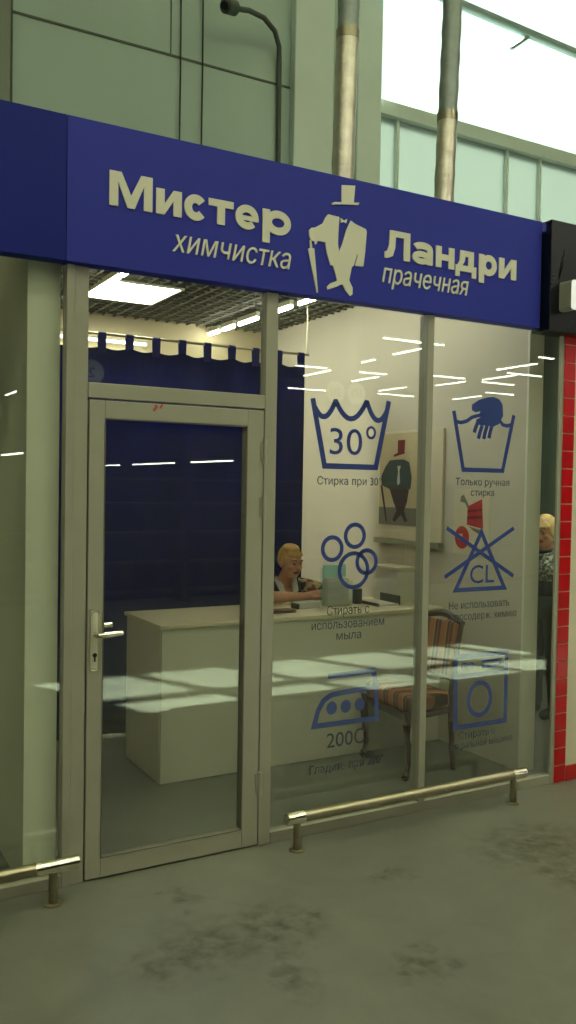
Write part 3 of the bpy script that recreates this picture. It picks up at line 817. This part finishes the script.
# clear holder with teal cards
h = thing('leaflet_holder', 'clear acrylic holder with teal cards on the counter', 'holder', (3.17, 1.28, TZ))
bm = B((3.075, 3.275, 1.225, 1.230, TZ, TZ+.17), (3.075, 3.275, 1.315, 1.320, TZ, TZ+.25), (3.075, 3.080, 1.2305, 1.3145, TZ, TZ+.17), (3.27, 3.275, 1.2305, 1.3145, TZ, TZ+.17), (3.0805, 3.2695, 1.2305, 1.3145, TZ, TZ+.005))
obj('case', bm, M['clear'], h)
tag(obj('leaflet_stack', B((3.09, 3.26, 1.25, 1.295, TZ+.0055, TZ+.19), bev=.002), M['paperwhite']), 'stack of white leaflets inside the clear holder', 'leaflets')
tag(obj('card_stack', B((3.085, 3.265, 1.297, 1.312, TZ+.0055, TZ+.275), bev=.002), M['tealcap']), 'teal card standing behind the white leaflets in the holder', 'card')
bm = bmesh.new(); tube(bm, [(3.375, 1.32, TZ), (3.375, 1.32, TZ+.10)], .034, 18)
pc = tag(obj('pen_cup', bm, M['dark'], smooth=True), 'small dark cup beside the clear holder on the counter', 'cup')
tr = thing('document_tray', 'flat white paper tray with a dark rim on the counter', 'tray', (3.47, 1.22, TZ))
obj('base', B((3.42, 3.58, 1.12, 1.34, TZ, TZ+.012), bev=.002), M['paperwhite'], tr)
obj('rim', B((3.405, 3.419, 1.12, 1.34, TZ, TZ+.02), (3.581, 3.592, 1.12, 1.34, TZ, TZ+.065)), M['dark'], tr)
bm = B((3.64, 3.80, 1.22, 1.50, TZ, TZ+.22), bev=.006)
bx = tag(obj('card_box', bm, M['paperwhite']), 'white box at the right end of the counter', 'box')
obj('lid', B((3.632, 3.808, 1.212, 1.508, TZ+.2205, TZ+.245), bev=.004), M['boardcream'], bx)

# ------------------------------------------------------------------ curtain and rod
rod = thing('curtain_rod', 'thin steel curtain rod spanning the shop above the counter', 'rod', (2.2, 2.0, 2.68))
bm = bmesh.new(); tube(bm, [(XL+.004, 2.0, 2.68), (3.36, 2.0, 2.68)], .009, 12); obj('pole', bm, M['steel'], rod, smooth=True)
bm = bmesh.new(); tube(bm, [(3.345, 2.0, 2.69), (3.345, 2.0, CZ)], .006, 8); obj('hanger', bm, M['steel'], rod, smooth=True)
bm = bmesh.new(); tube(bm, [(XL+.001, 2.0, 2.68), (XL+.012, 2.0, 2.68)], .022, 14); obj('wall_socket', bm, M['steel'], rod, smooth=True)
tabx = [1.02+.1895*i for i in range(13)]
cu = thing('curtain', 'dark navy tab top curtain behind the counter', 'curtain', (2.2, 2.0, .02))
bm = bmesh.new()
NX, NZ = 150, 14
grid = []
for i in range(NX+1):
    x = 1.0+(3.33-1.0)*i/NX
    ph = (x-1.02)/.1895
    sag = .014*(math.sin(PI*ph)**2)
    top = 2.595-sag
    colv = []
    for j in range(NZ+1):
        s = j/NZ
        z = .02+(top-.02)*s
        am = .022+.012*math.sin(3.1*x)
        y = 2.0+am*math.cos(2*PI*ph*.5+.6*math.sin(2.3*x+.5*s))*(1-.45*s)
        colv.append(bm.verts.new((x, y, z)))
    grid.append(colv)
for i in range(NX):
    for j in range(NZ):
        bm.faces.new((grid[i][j], grid[i+1][j], grid[i+1][j+1], grid[i][j+1]))
bmesh.ops.solidify(bm, geom=bm.faces[:], thickness=.004)
obj('cloth', bm, M['curtain'], cu, smooth='all')
for x in tabx:
    bm = bmesh.new()
    prof = [(2.0-.006, 2.56), (2.0-.013, 2.66), (2.0-.011, 2.686), (2.0, 2.694), (2.0+.011, 2.686), (2.0+.013, 2.66), (2.0+.006, 2.56)]
    rows = [[bm.verts.new((xx, y, z)) for y, z in prof] for xx in (x-.026, x+.026)]
    for a in range(len(prof)-1): bm.faces.new((rows[0][a], rows[1][a], rows[1][a+1], rows[0][a+1]))
    bmesh.ops.solidify(bm, geom=bm.faces[:], thickness=.002)
    obj('tab', bm, M['curtain'], cu)

# ------------------------------------------------------------------ posters on the right wall
def rwall(yc, zc, s=1.):    # drawing plane on the right wall, u runs toward the shop front
    return lambda u, w, d: (XR-.001+d, yc-u*s, zc+w*s)
po = thing('framed_poster', 'framed poster of a dark suit and red top hat on the right wall', 'poster', (XR, 1.33, 1.3))
obj('board', B((XR-.022, XR-.001, .97, 1.71, 1.335, 2.11), bev=.003), M['boardcream'], po)
obj('ledge', B((XR-.05, XR-.001, .965, 1.715, 1.295, 1.334), bev=.003), M['greyboard'], po)
obj('picture', B((XR-.026, XR-.0225, 1.10, 1.685, 1.435, 2.095)), M['paperbeige'], po)
obj('picture_ground', B((XR-.0272, XR-.0262, 1.10, 1.685, 1.435, 1.56)), M['postergrey'], po)
PP = rwall(1.455, 1.80, 1.0)
def q(poly, sx=1.05, sz=1.06): return [(u*sx, w*sz) for u, w in poly]
def ppart(name, poly, m, d):
    bm = bmesh.new(); prism(bm, poly, PP, d, d+.0006); obj(name, bm, M[m], po)
HATP = [(-.01, .245), (.075, .245), (.068, .16), (.075, .148), (-.06, .125), (-.06, .14), (-.012, .155)]
ppart('hat', HATP, 'posterdarkred', -.0272)
JACK = [(-.10, .095), (-.02, .10), (.06, .10), (.12, .08), (.15, -.02), (.14, -.10), (-.10, -.10), (-.19, -.075), (-.195, -.01), (-.15, .05)]
ppart('jacket', q(JACK), 'posterteal', -.0276)
TROU = [(-.10, -.105), (.13, -.105), (.11, -.20), (.075, -.26), (.12, -.33), (.09, -.345), (.04, -.29), (-.03, -.345), (-.06, -.33), (-.01, -.26), (-.05, -.2)]
ppart('trousers', TROU, 'posterplum', -.0274)
ppart('tie', [(-.01, .06), (.03, .06), (.015, .02), (.025, -.06), (.0, -.08), (-.012, -.05), (.0, .02)], 'posterpale', -.0282)
ppart('umbrella', [(-.215, -.08), (-.19, -.085), (-.12, -.345), (-.14, -.35)], 'posterplum', -.0274)
p2 = thing('wall_poster', 'small poster of red striped clothes on the right wall', 'poster', (XR, .695, 1.28))
obj('sheet', B((XR-.004, XR-.001, .525, .865, 1.275, 1.70)), M['boardcream'], p2)
PP = rwall(.695, 1.49, 1.0)
def p2part(name, polys, m, d):
    bm = bmesh.new()
    for po_ in polys: prism(bm, po_, PP, d, d+.0006)
    return obj(name, bm, M[m], p2)
p2part('red_dress', [[(-.035, .10), (.10, .15), (.115, -.04), (-.04, -.02)]], 'posterred', -.0040)
p2part('dark_stripe', [[(-.036, .075), (.103, .09), (.104, .075), (-.036, .058)], [(-.038, .035), (.106, .045), (.107, .025), (-.038, .015)]], 'posterdarkred', -.0048)
p2part('dark_handle', [[(-.10, .165), (-.075, .175), (-.02, .10), (-.035, .085), (-.06, .12), (-.11, .13)], [(-.02, -.03), (.10, -.05), (.08, -.075), (.02, -.055)]], 'postergrey', -.0042)
p2part('red_bag', [circ(-.085, -.105, .07, .075, 20)], 'posterred', -.0040)
p2part('bag_pocket', [[(-.12, -.085), (-.08, -.08), (-.08, -.12), (-.12, -.12)]], 'posterpale', -.0046)

# ------------------------------------------------------------------ striped chair (faces left, its back near the right wall)
ch = thing('striped_chair', 'dark wooden chair with brown striped upholstery in front of the counter', 'chair', (3.30, .66, 0))
def legc(pts, rs, name='leg'):
    bm = bmesh.new(); tube(bm, pts, rs, 12); obj(name, bm, M['wood'], ch, smooth=True)
for y, sy in ((.40, -1), (.885, 1)):
    x = 3.115 if sy < 0 else 3.15
    legc([(x+.005, y, .40), (x-.004, y+.004*sy, .33), (x+.01, y, .2), (x+.018, y-.002*sy, .10), (x+.006, y, .045), (x-.008, y, .03), (x-.006, y, .02), (x, y, 0)],
         [.030, .028, .021, .017, .015, .021, .022, .013])
for y in (.435, .80):
    legc([(3.50, y, 0), (3.485, y, .12), (3.475, y, .30), (3.475, y, .45), (3.49, y, .62), (3.515, y, .77), (3.54, y, .885)],
         [.015, .017, .020, .022, .020, .018, .016], 'rear_leg')
bm = bmesh.new(); tube(bm, [(3.54, .425, .885), (3.546, .50, .908), (3.55, .57, .922), (3.551, .62, .927), (3.55, .67, .922), (3.546, .74, .908), (3.54, .81, .885)], [.018, .021, .023, .024, .023, .021, .018], 12)
obj('crest_rail', bm, M['wood'], ch, smooth=True)
def pad(name, m, pts8, bev):
    bm = bmesh.new(); vs = [bm.verts.new(p) for p in pts8]
    for f_ in ((3,2,1,0),(4,5,6,7),(0,1,5,4),(1,2,6,5),(2,3,7,6),(3,0,4,7)): bm.faces.new([vs[i] for i in f_])
    bmesh.ops.bevel(bm, geom=bm.edges[:], offset=bev, segments=4, profile=.5, affect='EDGES')
    return obj(name, bm, m, ch, smooth='all')
pad('seat', M['stripe'], [(3.105,.375,.385),(3.47,.43,.385),(3.47,.81,.385),(3.145,.875,.385),(3.095,.365,.495),(3.46,.43,.485),(3.46,.81,.485),(3.14,.885,.495)], .03)
pad('seat_frame', M['wood'], [(3.095,.39,.345),(3.468,.44,.345),(3.468,.80,.345),(3.15,.865,.345),(3.095,.39,.384),(3.468,.44,.384),(3.468,.80,.384),(3.15,.865,.384)], .008)
pad('backrest', M['stripe'], [(3.475,.452,.56),(3.505,.452,.56),(3.505,.785,.56),(3.475,.785,.56),(3.52,.45,.888),(3.548,.45,.888),(3.548,.787,.888),(3.52,.787,.888)], .013)
legc([(3.484, .435, .55), (3.484, .80, .55)], [.013, .013], 'lower_back_rail')

# ------------------------------------------------------------------ people
def fuse(name, bm, m, parent, voxel, smooth=4, paint=None, mats=None):
    me = bpy.data.meshes.new('f'); bm.to_mesh(me); bm.free()
    o = bpy.data.objects.new('f', me); COL.objects.link(o)
    r = o.modifiers.new('r', 'REMESH'); r.mode = 'VOXEL'; r.voxel_size = voxel
    s = o.modifiers.new('s', 'SMOOTH'); s.factor = .5; s.iterations = smooth
    me2 = bpy.data.meshes.new_from_object(o.evaluated_get(bpy.context.evaluated_depsgraph_get()))
    bpy.data.objects.remove(o); bpy.data.meshes.remove(me)
    b2 = bmesh.new(); b2.from_mesh(me2); bpy.data.meshes.remove(me2)
    if paint:
        for f_ in b2.faces: f_.material_index = paint(f_.calc_center_median())
    return obj(name, b2, mats or m, parent, smooth='all')

def rot(axis, deg): return Matrix.Rotation(math.radians(deg), 3, axis)

def head_solids(bm, c, R, k=1.):
    """skull, jaw, nose, ears, lips round the head centre c; R turns the face (which looks along -y)"""
    def P(x, y, z): return Vector(c)+R @ Vector((x, y, z))*k
    ell(bm, P(0, .012, .030), (.073*k, .092*k, .088*k), R)
    ell(bm, P(0, -.022, -.035), (.060*k, .064*k, .074*k), R)
    ell(bm, P(0, -.052, -.082), (.030*k, .026*k, .022*k), R)          # chin
    for s in (-1, 1):
        ell(bm, P(.036*s, -.056, -.020), (.026*k, .022*k, .024*k), R)  # cheeks
        ell(bm, P(.076*s, .012, -.006), (.010*k, .020*k, .030*k), R)   # ears
        ell(bm, P(.030*s, -.074, .030), (.026*k, .012*k, .010*k), R)   # brow ridge
    capsule(bm, P(0, -.082, .014), P(0, -.103, -.018), .008*k, .012*k)
    ell(bm, P(0, -.094, -.022), (.016*k, .011*k, .009*k), R)
    ell(bm, P(0, -.080, -.048), (.023*k, .010*k, .006*k), R)
    ell(bm, P(0, -.079, -.058), (.020*k, .010*k, .007*k), R)
    return P

def hand_solids(bm, wrist, direc, palm_n, side, curl=.35):
    """wrist point, pointing direction, palm normal (inner side), thumb side vector"""
    w = Vector(wrist); d = Vector(direc).normalized(); nrm = Vector(palm_n).normalized(); s = Vector(side).normalized()
    Rm = Matrix((s, d, nrm)).transposed()
    ell(bm, w+d*.045, (.040, .052, .015), Rm)
    for i, ln in enumerate((.070, .078, .072, .056)):
        b = w+d*.080+s*(.027-.018*i)
        k1 = b+d*ln*.5+nrm*ln*.5*curl*.5
        k2 = k1+(d*(1-curl)+nrm*curl).normalized()*ln*.5
        capsule(bm, b, k1, .0088, .0082, 10, 3); capsule(bm, k1, k2, .0082, .0068, 10, 3)
    b = w+d*.025+s*.032
    k1 = b+(d*.7+s*.6+nrm*.2).normalized()*.036; k2 = k1+(d*.95+s*.15+nrm*.25).normalized()*.030
    capsule(bm, b, k1, .0115, .0098, 10, 3); capsule(bm, k1, k2, .0098, .0078, 10, 3)

def face_parts(parent, P, R, k):
    for s in (-1, 1):
        bm = bmesh.new(); ell(bm, P(.030*s, -.071, .012), (.014*k, .010*k, .0075*k), R)
        e = obj('eye', bm, M['eye'], parent, smooth='all')
        bm = bmesh.new(); ell(bm, P(.030*s+.002, -.0795, .011), (.0062*k, .004*k, .0062*k), R); obj('iris', bm, M['iris'], e, smooth='all')
        bm = bmesh.new(); tube(bm, [P(.014*s, -.0875, .034), P(.032*s, -.085, .040), P(.050*s, -.073, .034)], [.003*k, .0035*k, .002*k], 8)
        obj('eyebrow', bm, M['brow'], parent, smooth='all')

# --- seated woman behind the counter
CX = 3.035
wm = thing('person', 'person with short blonde hair sitting behind the counter, forearms folded on it', 'person', (CX, 1.78, 0))
K = .96
hc = (CX+.012, 1.665, 1.165)
Rh = rot('Z', 6) @ rot('X', 9)
torso = [((CX, 1.80, .53), (.165, .13, .10)), ((CX, 1.80, .68), (.140, .105, .14)), ((CX, 1.79, .84), (.155, .110, .13)), ((CX, 1.785, .945), (.160, .090, .085))]
SH = {-1: (CX-.165, 1.77, .985), 1: (CX+.165, 1.77, .985)}
EL = {-1: (CX-.250, 1.505, .958), 1: (CX+.245, 1.505, .958)}
WR = {-1: (CX+.015, 1.405, .957), 1: (CX-.02, 1.462, .952)}
bm = bmesh.new()
P = head_solids(bm, hc, Rh, K)
for c, r in torso: ell(bm, c, r)
capsule(bm, (CX, 1.765, .99), (CX+.008, 1.695, 1.10), .056, .050)
for s in (-1, 1):
    capsule(bm, (CX+.05*s, 1.775, 1.015), SH[s], .045, .055)
    capsule(bm, SH[s], EL[s], .052, .040); capsule(bm, EL[s], WR[s], .043, .027)
    hip, kn, an = (CX+.09*s, 1.79, .53), (CX+.11*s, 1.40, .53), (CX+.11*s, 1.46, .09)
    capsule(bm, hip, kn, .085, .058); capsule(bm, kn, an, .056, .036)
    capsule(bm, (CX+.11*s, 1.47, .045), (CX+.12*s, 1.32, .035), .036, .032)
hand_solids(bm, WR[-1], (.93, .30, -.10), (0, -.1, -1), (.3, .95, 0), .25)
hand_solids(bm, WR[1], (-.97, .12, -.10), (0, -.1, -1), (.1, .95, 0), .25)
lc = P(0, -.080, -.053)
def paint(c): return 1 if (c-lc).length < .024 and abs((Rh.inverted() @ (c-lc)).z) < .0105 and (Rh.inverted() @ (c-lc)).y < .004 else 0
fuse('body', bm, None, wm, .0052, 3, paint, [M['skin'], M['lips']])
face_parts(wm, P, Rh, K)
# hair: short crop with a side swept fringe
bm = bmesh.new()
ell(bm, P(0, .030, .042), (.080, .090, .088), Rh); ell(bm, P(0, .054, .018), (.076, .062, .072), Rh)
for s in (-1, 1): ell(bm, P(.064*s, .016, .034), (.018, .042, .042), Rh)
for i in range(7):
    t_ = i/6
    capsule(bm, P(-.030+.02*t_, -.03, .118), P(-.064+.120*t_, -.076+.030*abs(t_-.5)*2, .070-.010*math.sin(PI*t_)), .016, .010, 10, 3)
ell(bm, P(-.012, .005, .108), (.060, .066, .034), Rh)
fuse('hair', bm, M['hair'], wm, .006, 2)
# dress: floral sleeves, dark vest, white collar
bm = bmesh.new()
for c, r in torso: ell(bm, (c[0], c[1]+.004, c[2]-.012), (r[0]+.008, r[1]+.004, r[2]+.004))
for s in (-1, 1):
    capsule(bm, (CX+.085*s, 1.778, 1.000), SH[s], .050, .062)
    e = Vector(SH[s]).lerp(Vector(EL[s]), .72); capsule(bm, SH[s], e, .063, .060)
fuse('blouse', bm, M['floral'], wm, .007, 2)
bm = bmesh.new()
for s in (-1, 1):
    capsule(bm, (CX+.105*s, 1.765, 1.046), (CX+.085*s, 1.690, .965), .022, .026); capsule(bm, (CX+.085*s, 1.690, .965), (CX+.06*s, 1.69, .86), .028, .05)
    capsule(bm, (CX+.105*s, 1.765, 1.046), (CX+.10*s, 1.84, .99), .022, .03)
ell(bm, (CX, 1.735, .86), (.135, .075, .085))
fuse('vest', bm, M['vest'], wm, .007, 2)
bm = bmesh.new()
for s in (-1, 1):
    pts = [(CX+.052*s, 1.772, 1.062), (CX+.090*s, 1.725, 1.048), (CX+.075*s, 1.668, .965), (CX+.030*s, 1.655, .935), (CX+.036*s, 1.690, 1.005)]
    vs = [bm.verts.new(p) for p in pts]; bm.faces.new(vs if s > 0 else vs[::-1])
bmesh.ops.triangulate(bm, faces=bm.faces[:])
bmesh.ops.solidify(bm, geom=bm.faces[:], thickness=.008)
obj('collar', bm, M['collar'], wm)
# her stool
st = thing('stool', 'grey upholstered stool under the seated person behind the counter', 'stool', (CX, 1.77, 0))
bm = bmesh.new(); tube(bm, [(CX, 1.77, .375), (CX, 1.77, .385), (CX, 1.77, .42), (CX, 1.77, .43)], [.17, .18, .18, .165], 28); obj('seat', bm, M['stool'], st, smooth=True)
bm = bmesh.new(); tube(bm, [(CX, 1.77, .03), (CX, 1.77, .374)], .022, 14); obj('column', bm, M['steel'], st, smooth=True)
for a in range(5):
    dx, dy = math.cos(a*2*PI/5+.3), math.sin(a*2*PI/5+.3)
    bm = bmesh.new(); tube(bm, [(CX+.02*dx, 1.77+.02*dy, .06), (CX+.18*dx, 1.77+.18*dy, .014)], [.016, .013], 10); obj('foot', bm, M['steel'], st, smooth=True)

# --- woman standing in the neighbouring unit, turned to the left
px_, py_ = 4.985, 1.145
sw = thing('person', 'person with pale blonde hair and mottled jacket standing behind the glass at right', 'person', (px_, py_, 0))
Rb = rot('Z', -80)          # the body faces left
def Q(x, y, z): return Vector((px_, py_, 0))+Rb @ Vector((x, y, z*.972))
Rh2 = rot('Z', -72) @ rot('X', 12)
bm = bmesh.new()
P2 = head_solids(bm, Q(0, -.045, 1.425), Rh2, .94)
tor2 = [((0, .01, .86), (.165, .12, .12)), ((0, 0, 1.00), (.140, .10, .13)), ((0, .0, 1.13), (.155, .108, .12)), ((0, .012, 1.215), (.155, .085, .075))]
for c, r in tor2: ell(bm, Q(*c), r, Rb)
capsule(bm, Q(0, .012, 1.25), Q(0, -.02, 1.36), .054, .048)
for s in (-1, 1):
    sh, el_, wr = Q(.17*s, .01, 1.245), Q(.225*s, .03, .975), Q(.20*s, -.10, .765)
    capsule(bm, Q(.05*s, .012, 1.265), sh, .045, .052); capsule(bm, sh, el_, .050, .038); capsule(bm, el_, wr, .038, .026)
    hand_solids(bm, wr, Rb @ Vector((-.05*s, -.35, -1)), Rb @ Vector((-s, 0, 0)), Rb @ Vector((0, -1, .3)), .3)
    capsule(bm, Q(.085*s, .01, .80), Q(.09*s, -.01, .44), .088, .058); capsule(bm, Q(.09*s, -.01, .44), Q(.09*s, .02, .07), .056, .036)
    capsule(bm, Q(.09*s, .015, .036), Q(.10*s, -.13, .030), .036, .030)
lc2 = P2(0, -.080, -.053)
Ri2 = Rh2.inverted()
def paint2(c): return 1 if (c-lc2).length < .024 and abs((Ri2 @ (c-lc2)).z) < .0105 and (Ri2 @ (c-lc2)).y < .004 else 0
fuse('body', bm, None, sw, .0055, 3, paint2, [M['skin'], M['lips']])
face_parts(sw, P2, Rh2, .94)
bm = bmesh.new()
ell(bm, P2(0, .030, .046), (.086, .094, .094), Rh2); ell(bm, P2(0, .058, -.01), (.078, .062, .078), Rh2)
for s in (-1, 1): ell(bm, P2(.066*s, .012, .022), (.018, .046, .052), Rh2)
for i in range(7):
    t_ = i/6
    capsule(bm, P2(0, -.03, .118), P2(-.066+.132*t_, -.082+.03*abs(t_-.5)*2, .062), .016, .012, 10, 3)
fuse('hair', bm, M['hairlight'], sw, .006, 2)
bm = bmesh.new()
for c, r in tor2[2:]: ell(bm, Q(*c), (r[0]+.014, r[1]+.014, r[2]+.004), Rb)
for s in (-1, 1):
    sh, el_ = Q(.17*s, .01, 1.245), Q(.225*s, .03, .975)
    capsule(bm, Q(.07*s, .012, 1.26), sh, .052, .064); capsule(bm, sh, Vector(sh).lerp(Vector(el_), .42), .064, .060)
fuse('jacket', bm, M['mottled'], sw, .007, 2)
bm = bmesh.new()
for c, r in tor2[:3]: ell(bm, Q(*c), (r[0]+.008, r[1]+.008, r[2]+.004), Rb)
for s in (-1, 1):
    sh, el_ = Q(.17*s, .01, 1.245), Q(.225*s, .03, .975)
    wr = Q(.20*s, -.10, .765)
    capsule(bm, sh, el_, .055, .046); capsule(bm, el_, Vector(el_).lerp(Vector(wr), .85), .046, .036)
fuse('dark_top', bm, M['trousers'], sw, .007, 2)
bm = bmesh.new(); tube(bm, [Q(.062*math.cos(a), .012-.005*0+.066*math.sin(a)-.01, 1.298-.022*math.cos(a-PI/2)*-1) for a in [2*PI*i/20 for i in range(21)]], .013, 10)
obj('collar', bm, M['vest'], sw, smooth='all')
bm = bmesh.new()
ell(bm, Q(0, .01, .86), (.174, .130, .125), Rb)
for s in (-1, 1):
    capsule(bm, Q(.085*s, .01, .80), Q(.09*s, -.01, .44), .096, .070); capsule(bm, Q(.09*s, -.01, .44), Q(.09*s, .02, .10), .070, .056)
fuse('trousers', bm, M['trousers'], sw, .008, 2)
for s in (-1, 1):
    bm = bmesh.new(); capsule(bm, Q(.09*s, .022, .044), Q(.10*s, -.14, .036), .044, .036)
    for v in bm.verts: v.co.z = max(v.co.z, .001)
    obj('shoe', bm, M['shoe'], sw, smooth='all')

# ------------------------------------------------------------------ lamps of the hall
hl = 'strip lamps under the hall roof'
for iy, y in enumerate((-2.2, -5.2, -8.2)):  # near lamp rows added out of view to light the facade
    for ix in range(6):
        x = -4.0+3.0*ix
        strip_lamp((x, y, 5.6), (x+1.5, y, 5.6), 'unseen long strip lamp added in the hall to light the shop front', hl, 'tube', .10, .07, HZ)
far = [((11.35,-12.2),(12.58,-12.2)),((12.66,-12.2),(13.05,-12.2)),((16.1,-12.25),(16.85,-12.25)),((14.15,-17.25),(15.1,-17.25)),((16.2,-16.6),(17.5,-16.6)),((18.45,-16.9),(19.78,-16.9)),
       ((17.87,-21.6),(19.46,-21.6)),((12.0,-17.15),(12.97,-17.15)),((12.95,-14.0),(12.95,-12.55)),((13.1,-15.6),(13.1,-15.0)),((17.45,-20.9),(17.45,-19.4)),((17.95,-18.5),(17.95,-17.1)),
       ((18.1,-16.5),(18.1,-15.1)),((13.3,-18.95),(13.3,-17.45)),((16.9,-14.6),(16.9,-13.1)),((18.4,-13.8),(19.4,-13.8)),((17.6,-14.9),(18.9,-14.9)),((15.2,-19.2),(15.2,-17.8)),((20.5,-19.0),(21.8,-19.0)),((21.2,-21.5),(21.2,-20.0)),((14.5,-22.0),(16.0,-22.0))]
for a, b in far: strip_lamp((*a, 5.0), (*b, 5.0), 'strip lamp far across the hall', hl, 'tubefar', .07, .06, HZ)
for a, b in (((7.8,-20.8),(7.8,-19.4)), ((7.8,-18.3),(7.8,-15.5)), ((7.8,-14.5),(7.8,-12.4)), ((3.5,-13.5),(3.5,-11.9))):
    strip_lamp((*a, 2.2), (*b, 2.2), 'low strip lamp over the shelves across the hall', 'low strip lamps across the hall', 'tubefar', .05, .05, HZ)
strip_lamp((5.0,-20.5, 4.0), (5.0,-19.3, 4.0), 'strip lamp far across the hall', hl, 'tubefar', .06, .05, HZ)
# shelving rows on the far side of the aisle
def shelving(x, y):
    t = thing('shelving_unit', 'dark store shelving unit standing across the hall', 'shelving', (x, y, 0), 'dark shelving units across the hall')
    obj('back_panel', B((x, x+1.98, y-.02, y, .002, 1.8)), M['darkwall'], t)
    for xx in (x, x+1.94): obj('upright', B((xx, xx+.04, y+.001, y+.5, .002, 1.8)), M['darkwall'], t)
    for z in (.12, .55, .98, 1.4, 1.76): obj('shelf_board', B((x+.041, x+1.939, y+.001, y+.48, z, z+.03)), M['conduit'], t)
    return t
sh0 = shelving(-1.0, -8.6)
for i in range(1, 8):
    c_ = copy_tree(sh0); c_.location = (-1.0+2.0*i, -8.6, 0)
# round hanging number plates over the tills
for x, y, body in ((7.47, -8.05, '20'), (7.86, -8.05, '10'), (3.55, -8.05, '2')):
    t = thing('round_number_plate', 'round white plate with number %s hanging in the hall' % body, 'sign', (x, y, 3.2), 'round number plates over the tills')
    bm = bmesh.new(); prism(bm, circ(x, 3.2, .17), facade(y), -.01, .01); obj('plate', bm, M['frost'], t)
    mir = lambda u, w, d, X=x, Y=y: (X-(u-X), Y+d, w)
    bm = bmesh.new(); wd = .09 if len(body) > 1 else .045
    text_into(bm, body, x-wd, x+wd, 3.13, 3.27, mir, .0101, .012, .02); obj('number', bm, M['signink'], t)
    bm = bmesh.new(); tube(bm, [(x, y, 3.37), (x, y, HZ)], .006, 6); obj('hanging_rod', bm, M['cable'], t)
# ceiling lamp added in the neighbouring unit to light the standing woman
strip_lamp((4.6, .75, 2.9), (5.6, .75, 2.9), 'strip lamp added in the neighbouring unit to light the standing person', 'added lamps of the neighbouring unit', 'track', .2, .05, 3.14)

# ------------------------------------------------------------------ daylight
W = bpy.data.worlds.new('sky'); S.world = W; W.use_nodes = True
bg = W.node_tree.nodes['Background']; bg.inputs['Color'].default_value = (.80, 1.0, .86, 1); bg.inputs['Strength'].default_value = 1.5
sun = bpy.data.lights.new('sun', 'SUN'); sun.energy = 95; sun.angle = math.radians(.6); sun.color = (.96, 1, .9)
so = bpy.data.objects.new('sun', sun); COL.objects.link(so)
so.rotation_euler = Vector((-.36, -.76, -1)).to_track_quat('-Z', 'Y').to_euler()

# ------------------------------------------------------------------ camera
cam = bpy.data.cameras.new('camera'); co = bpy.data.objects.new('camera', cam); COL.objects.link(co); S.camera = co
F, yaw, pit, rol = 875.645, .51712, -.02934, .01714
cam.sensor_fit = 'VERTICAL'; cam.sensor_height = 36; cam.lens = F*36/1024
f_ = Vector((math.sin(yaw)*math.cos(pit), math.cos(yaw)*math.cos(pit), math.sin(pit)))
r0 = Vector((math.cos(yaw), -math.sin(yaw), 0)); u0 = r0.cross(f_)
r_ = math.cos(rol)*r0+math.sin(rol)*u0; u_ = -math.sin(rol)*r0+math.cos(rol)*u0
co.matrix_world = Matrix(((r_.x, u_.x, -f_.x, 0), (r_.y, u_.y, -f_.y, -3.6362), (r_.z, u_.z, -f_.z, 1.70), (0, 0, 0, 1)))
cam.clip_start = .05

S.view_settings.view_transform = 'Standard'; S.view_settings.look = 'None'; S.view_settings.gamma = 1; S.view_settings.exposure = 0
S.view_settings.use_curve_mapping = False
S.cycles.use_denoising = True
S.cycles.max_bounces = 10; S.cycles.transparent_max_bounces = 24; S.cycles.sample_clamp_indirect = 6
S.cycles.caustics_reflective = False
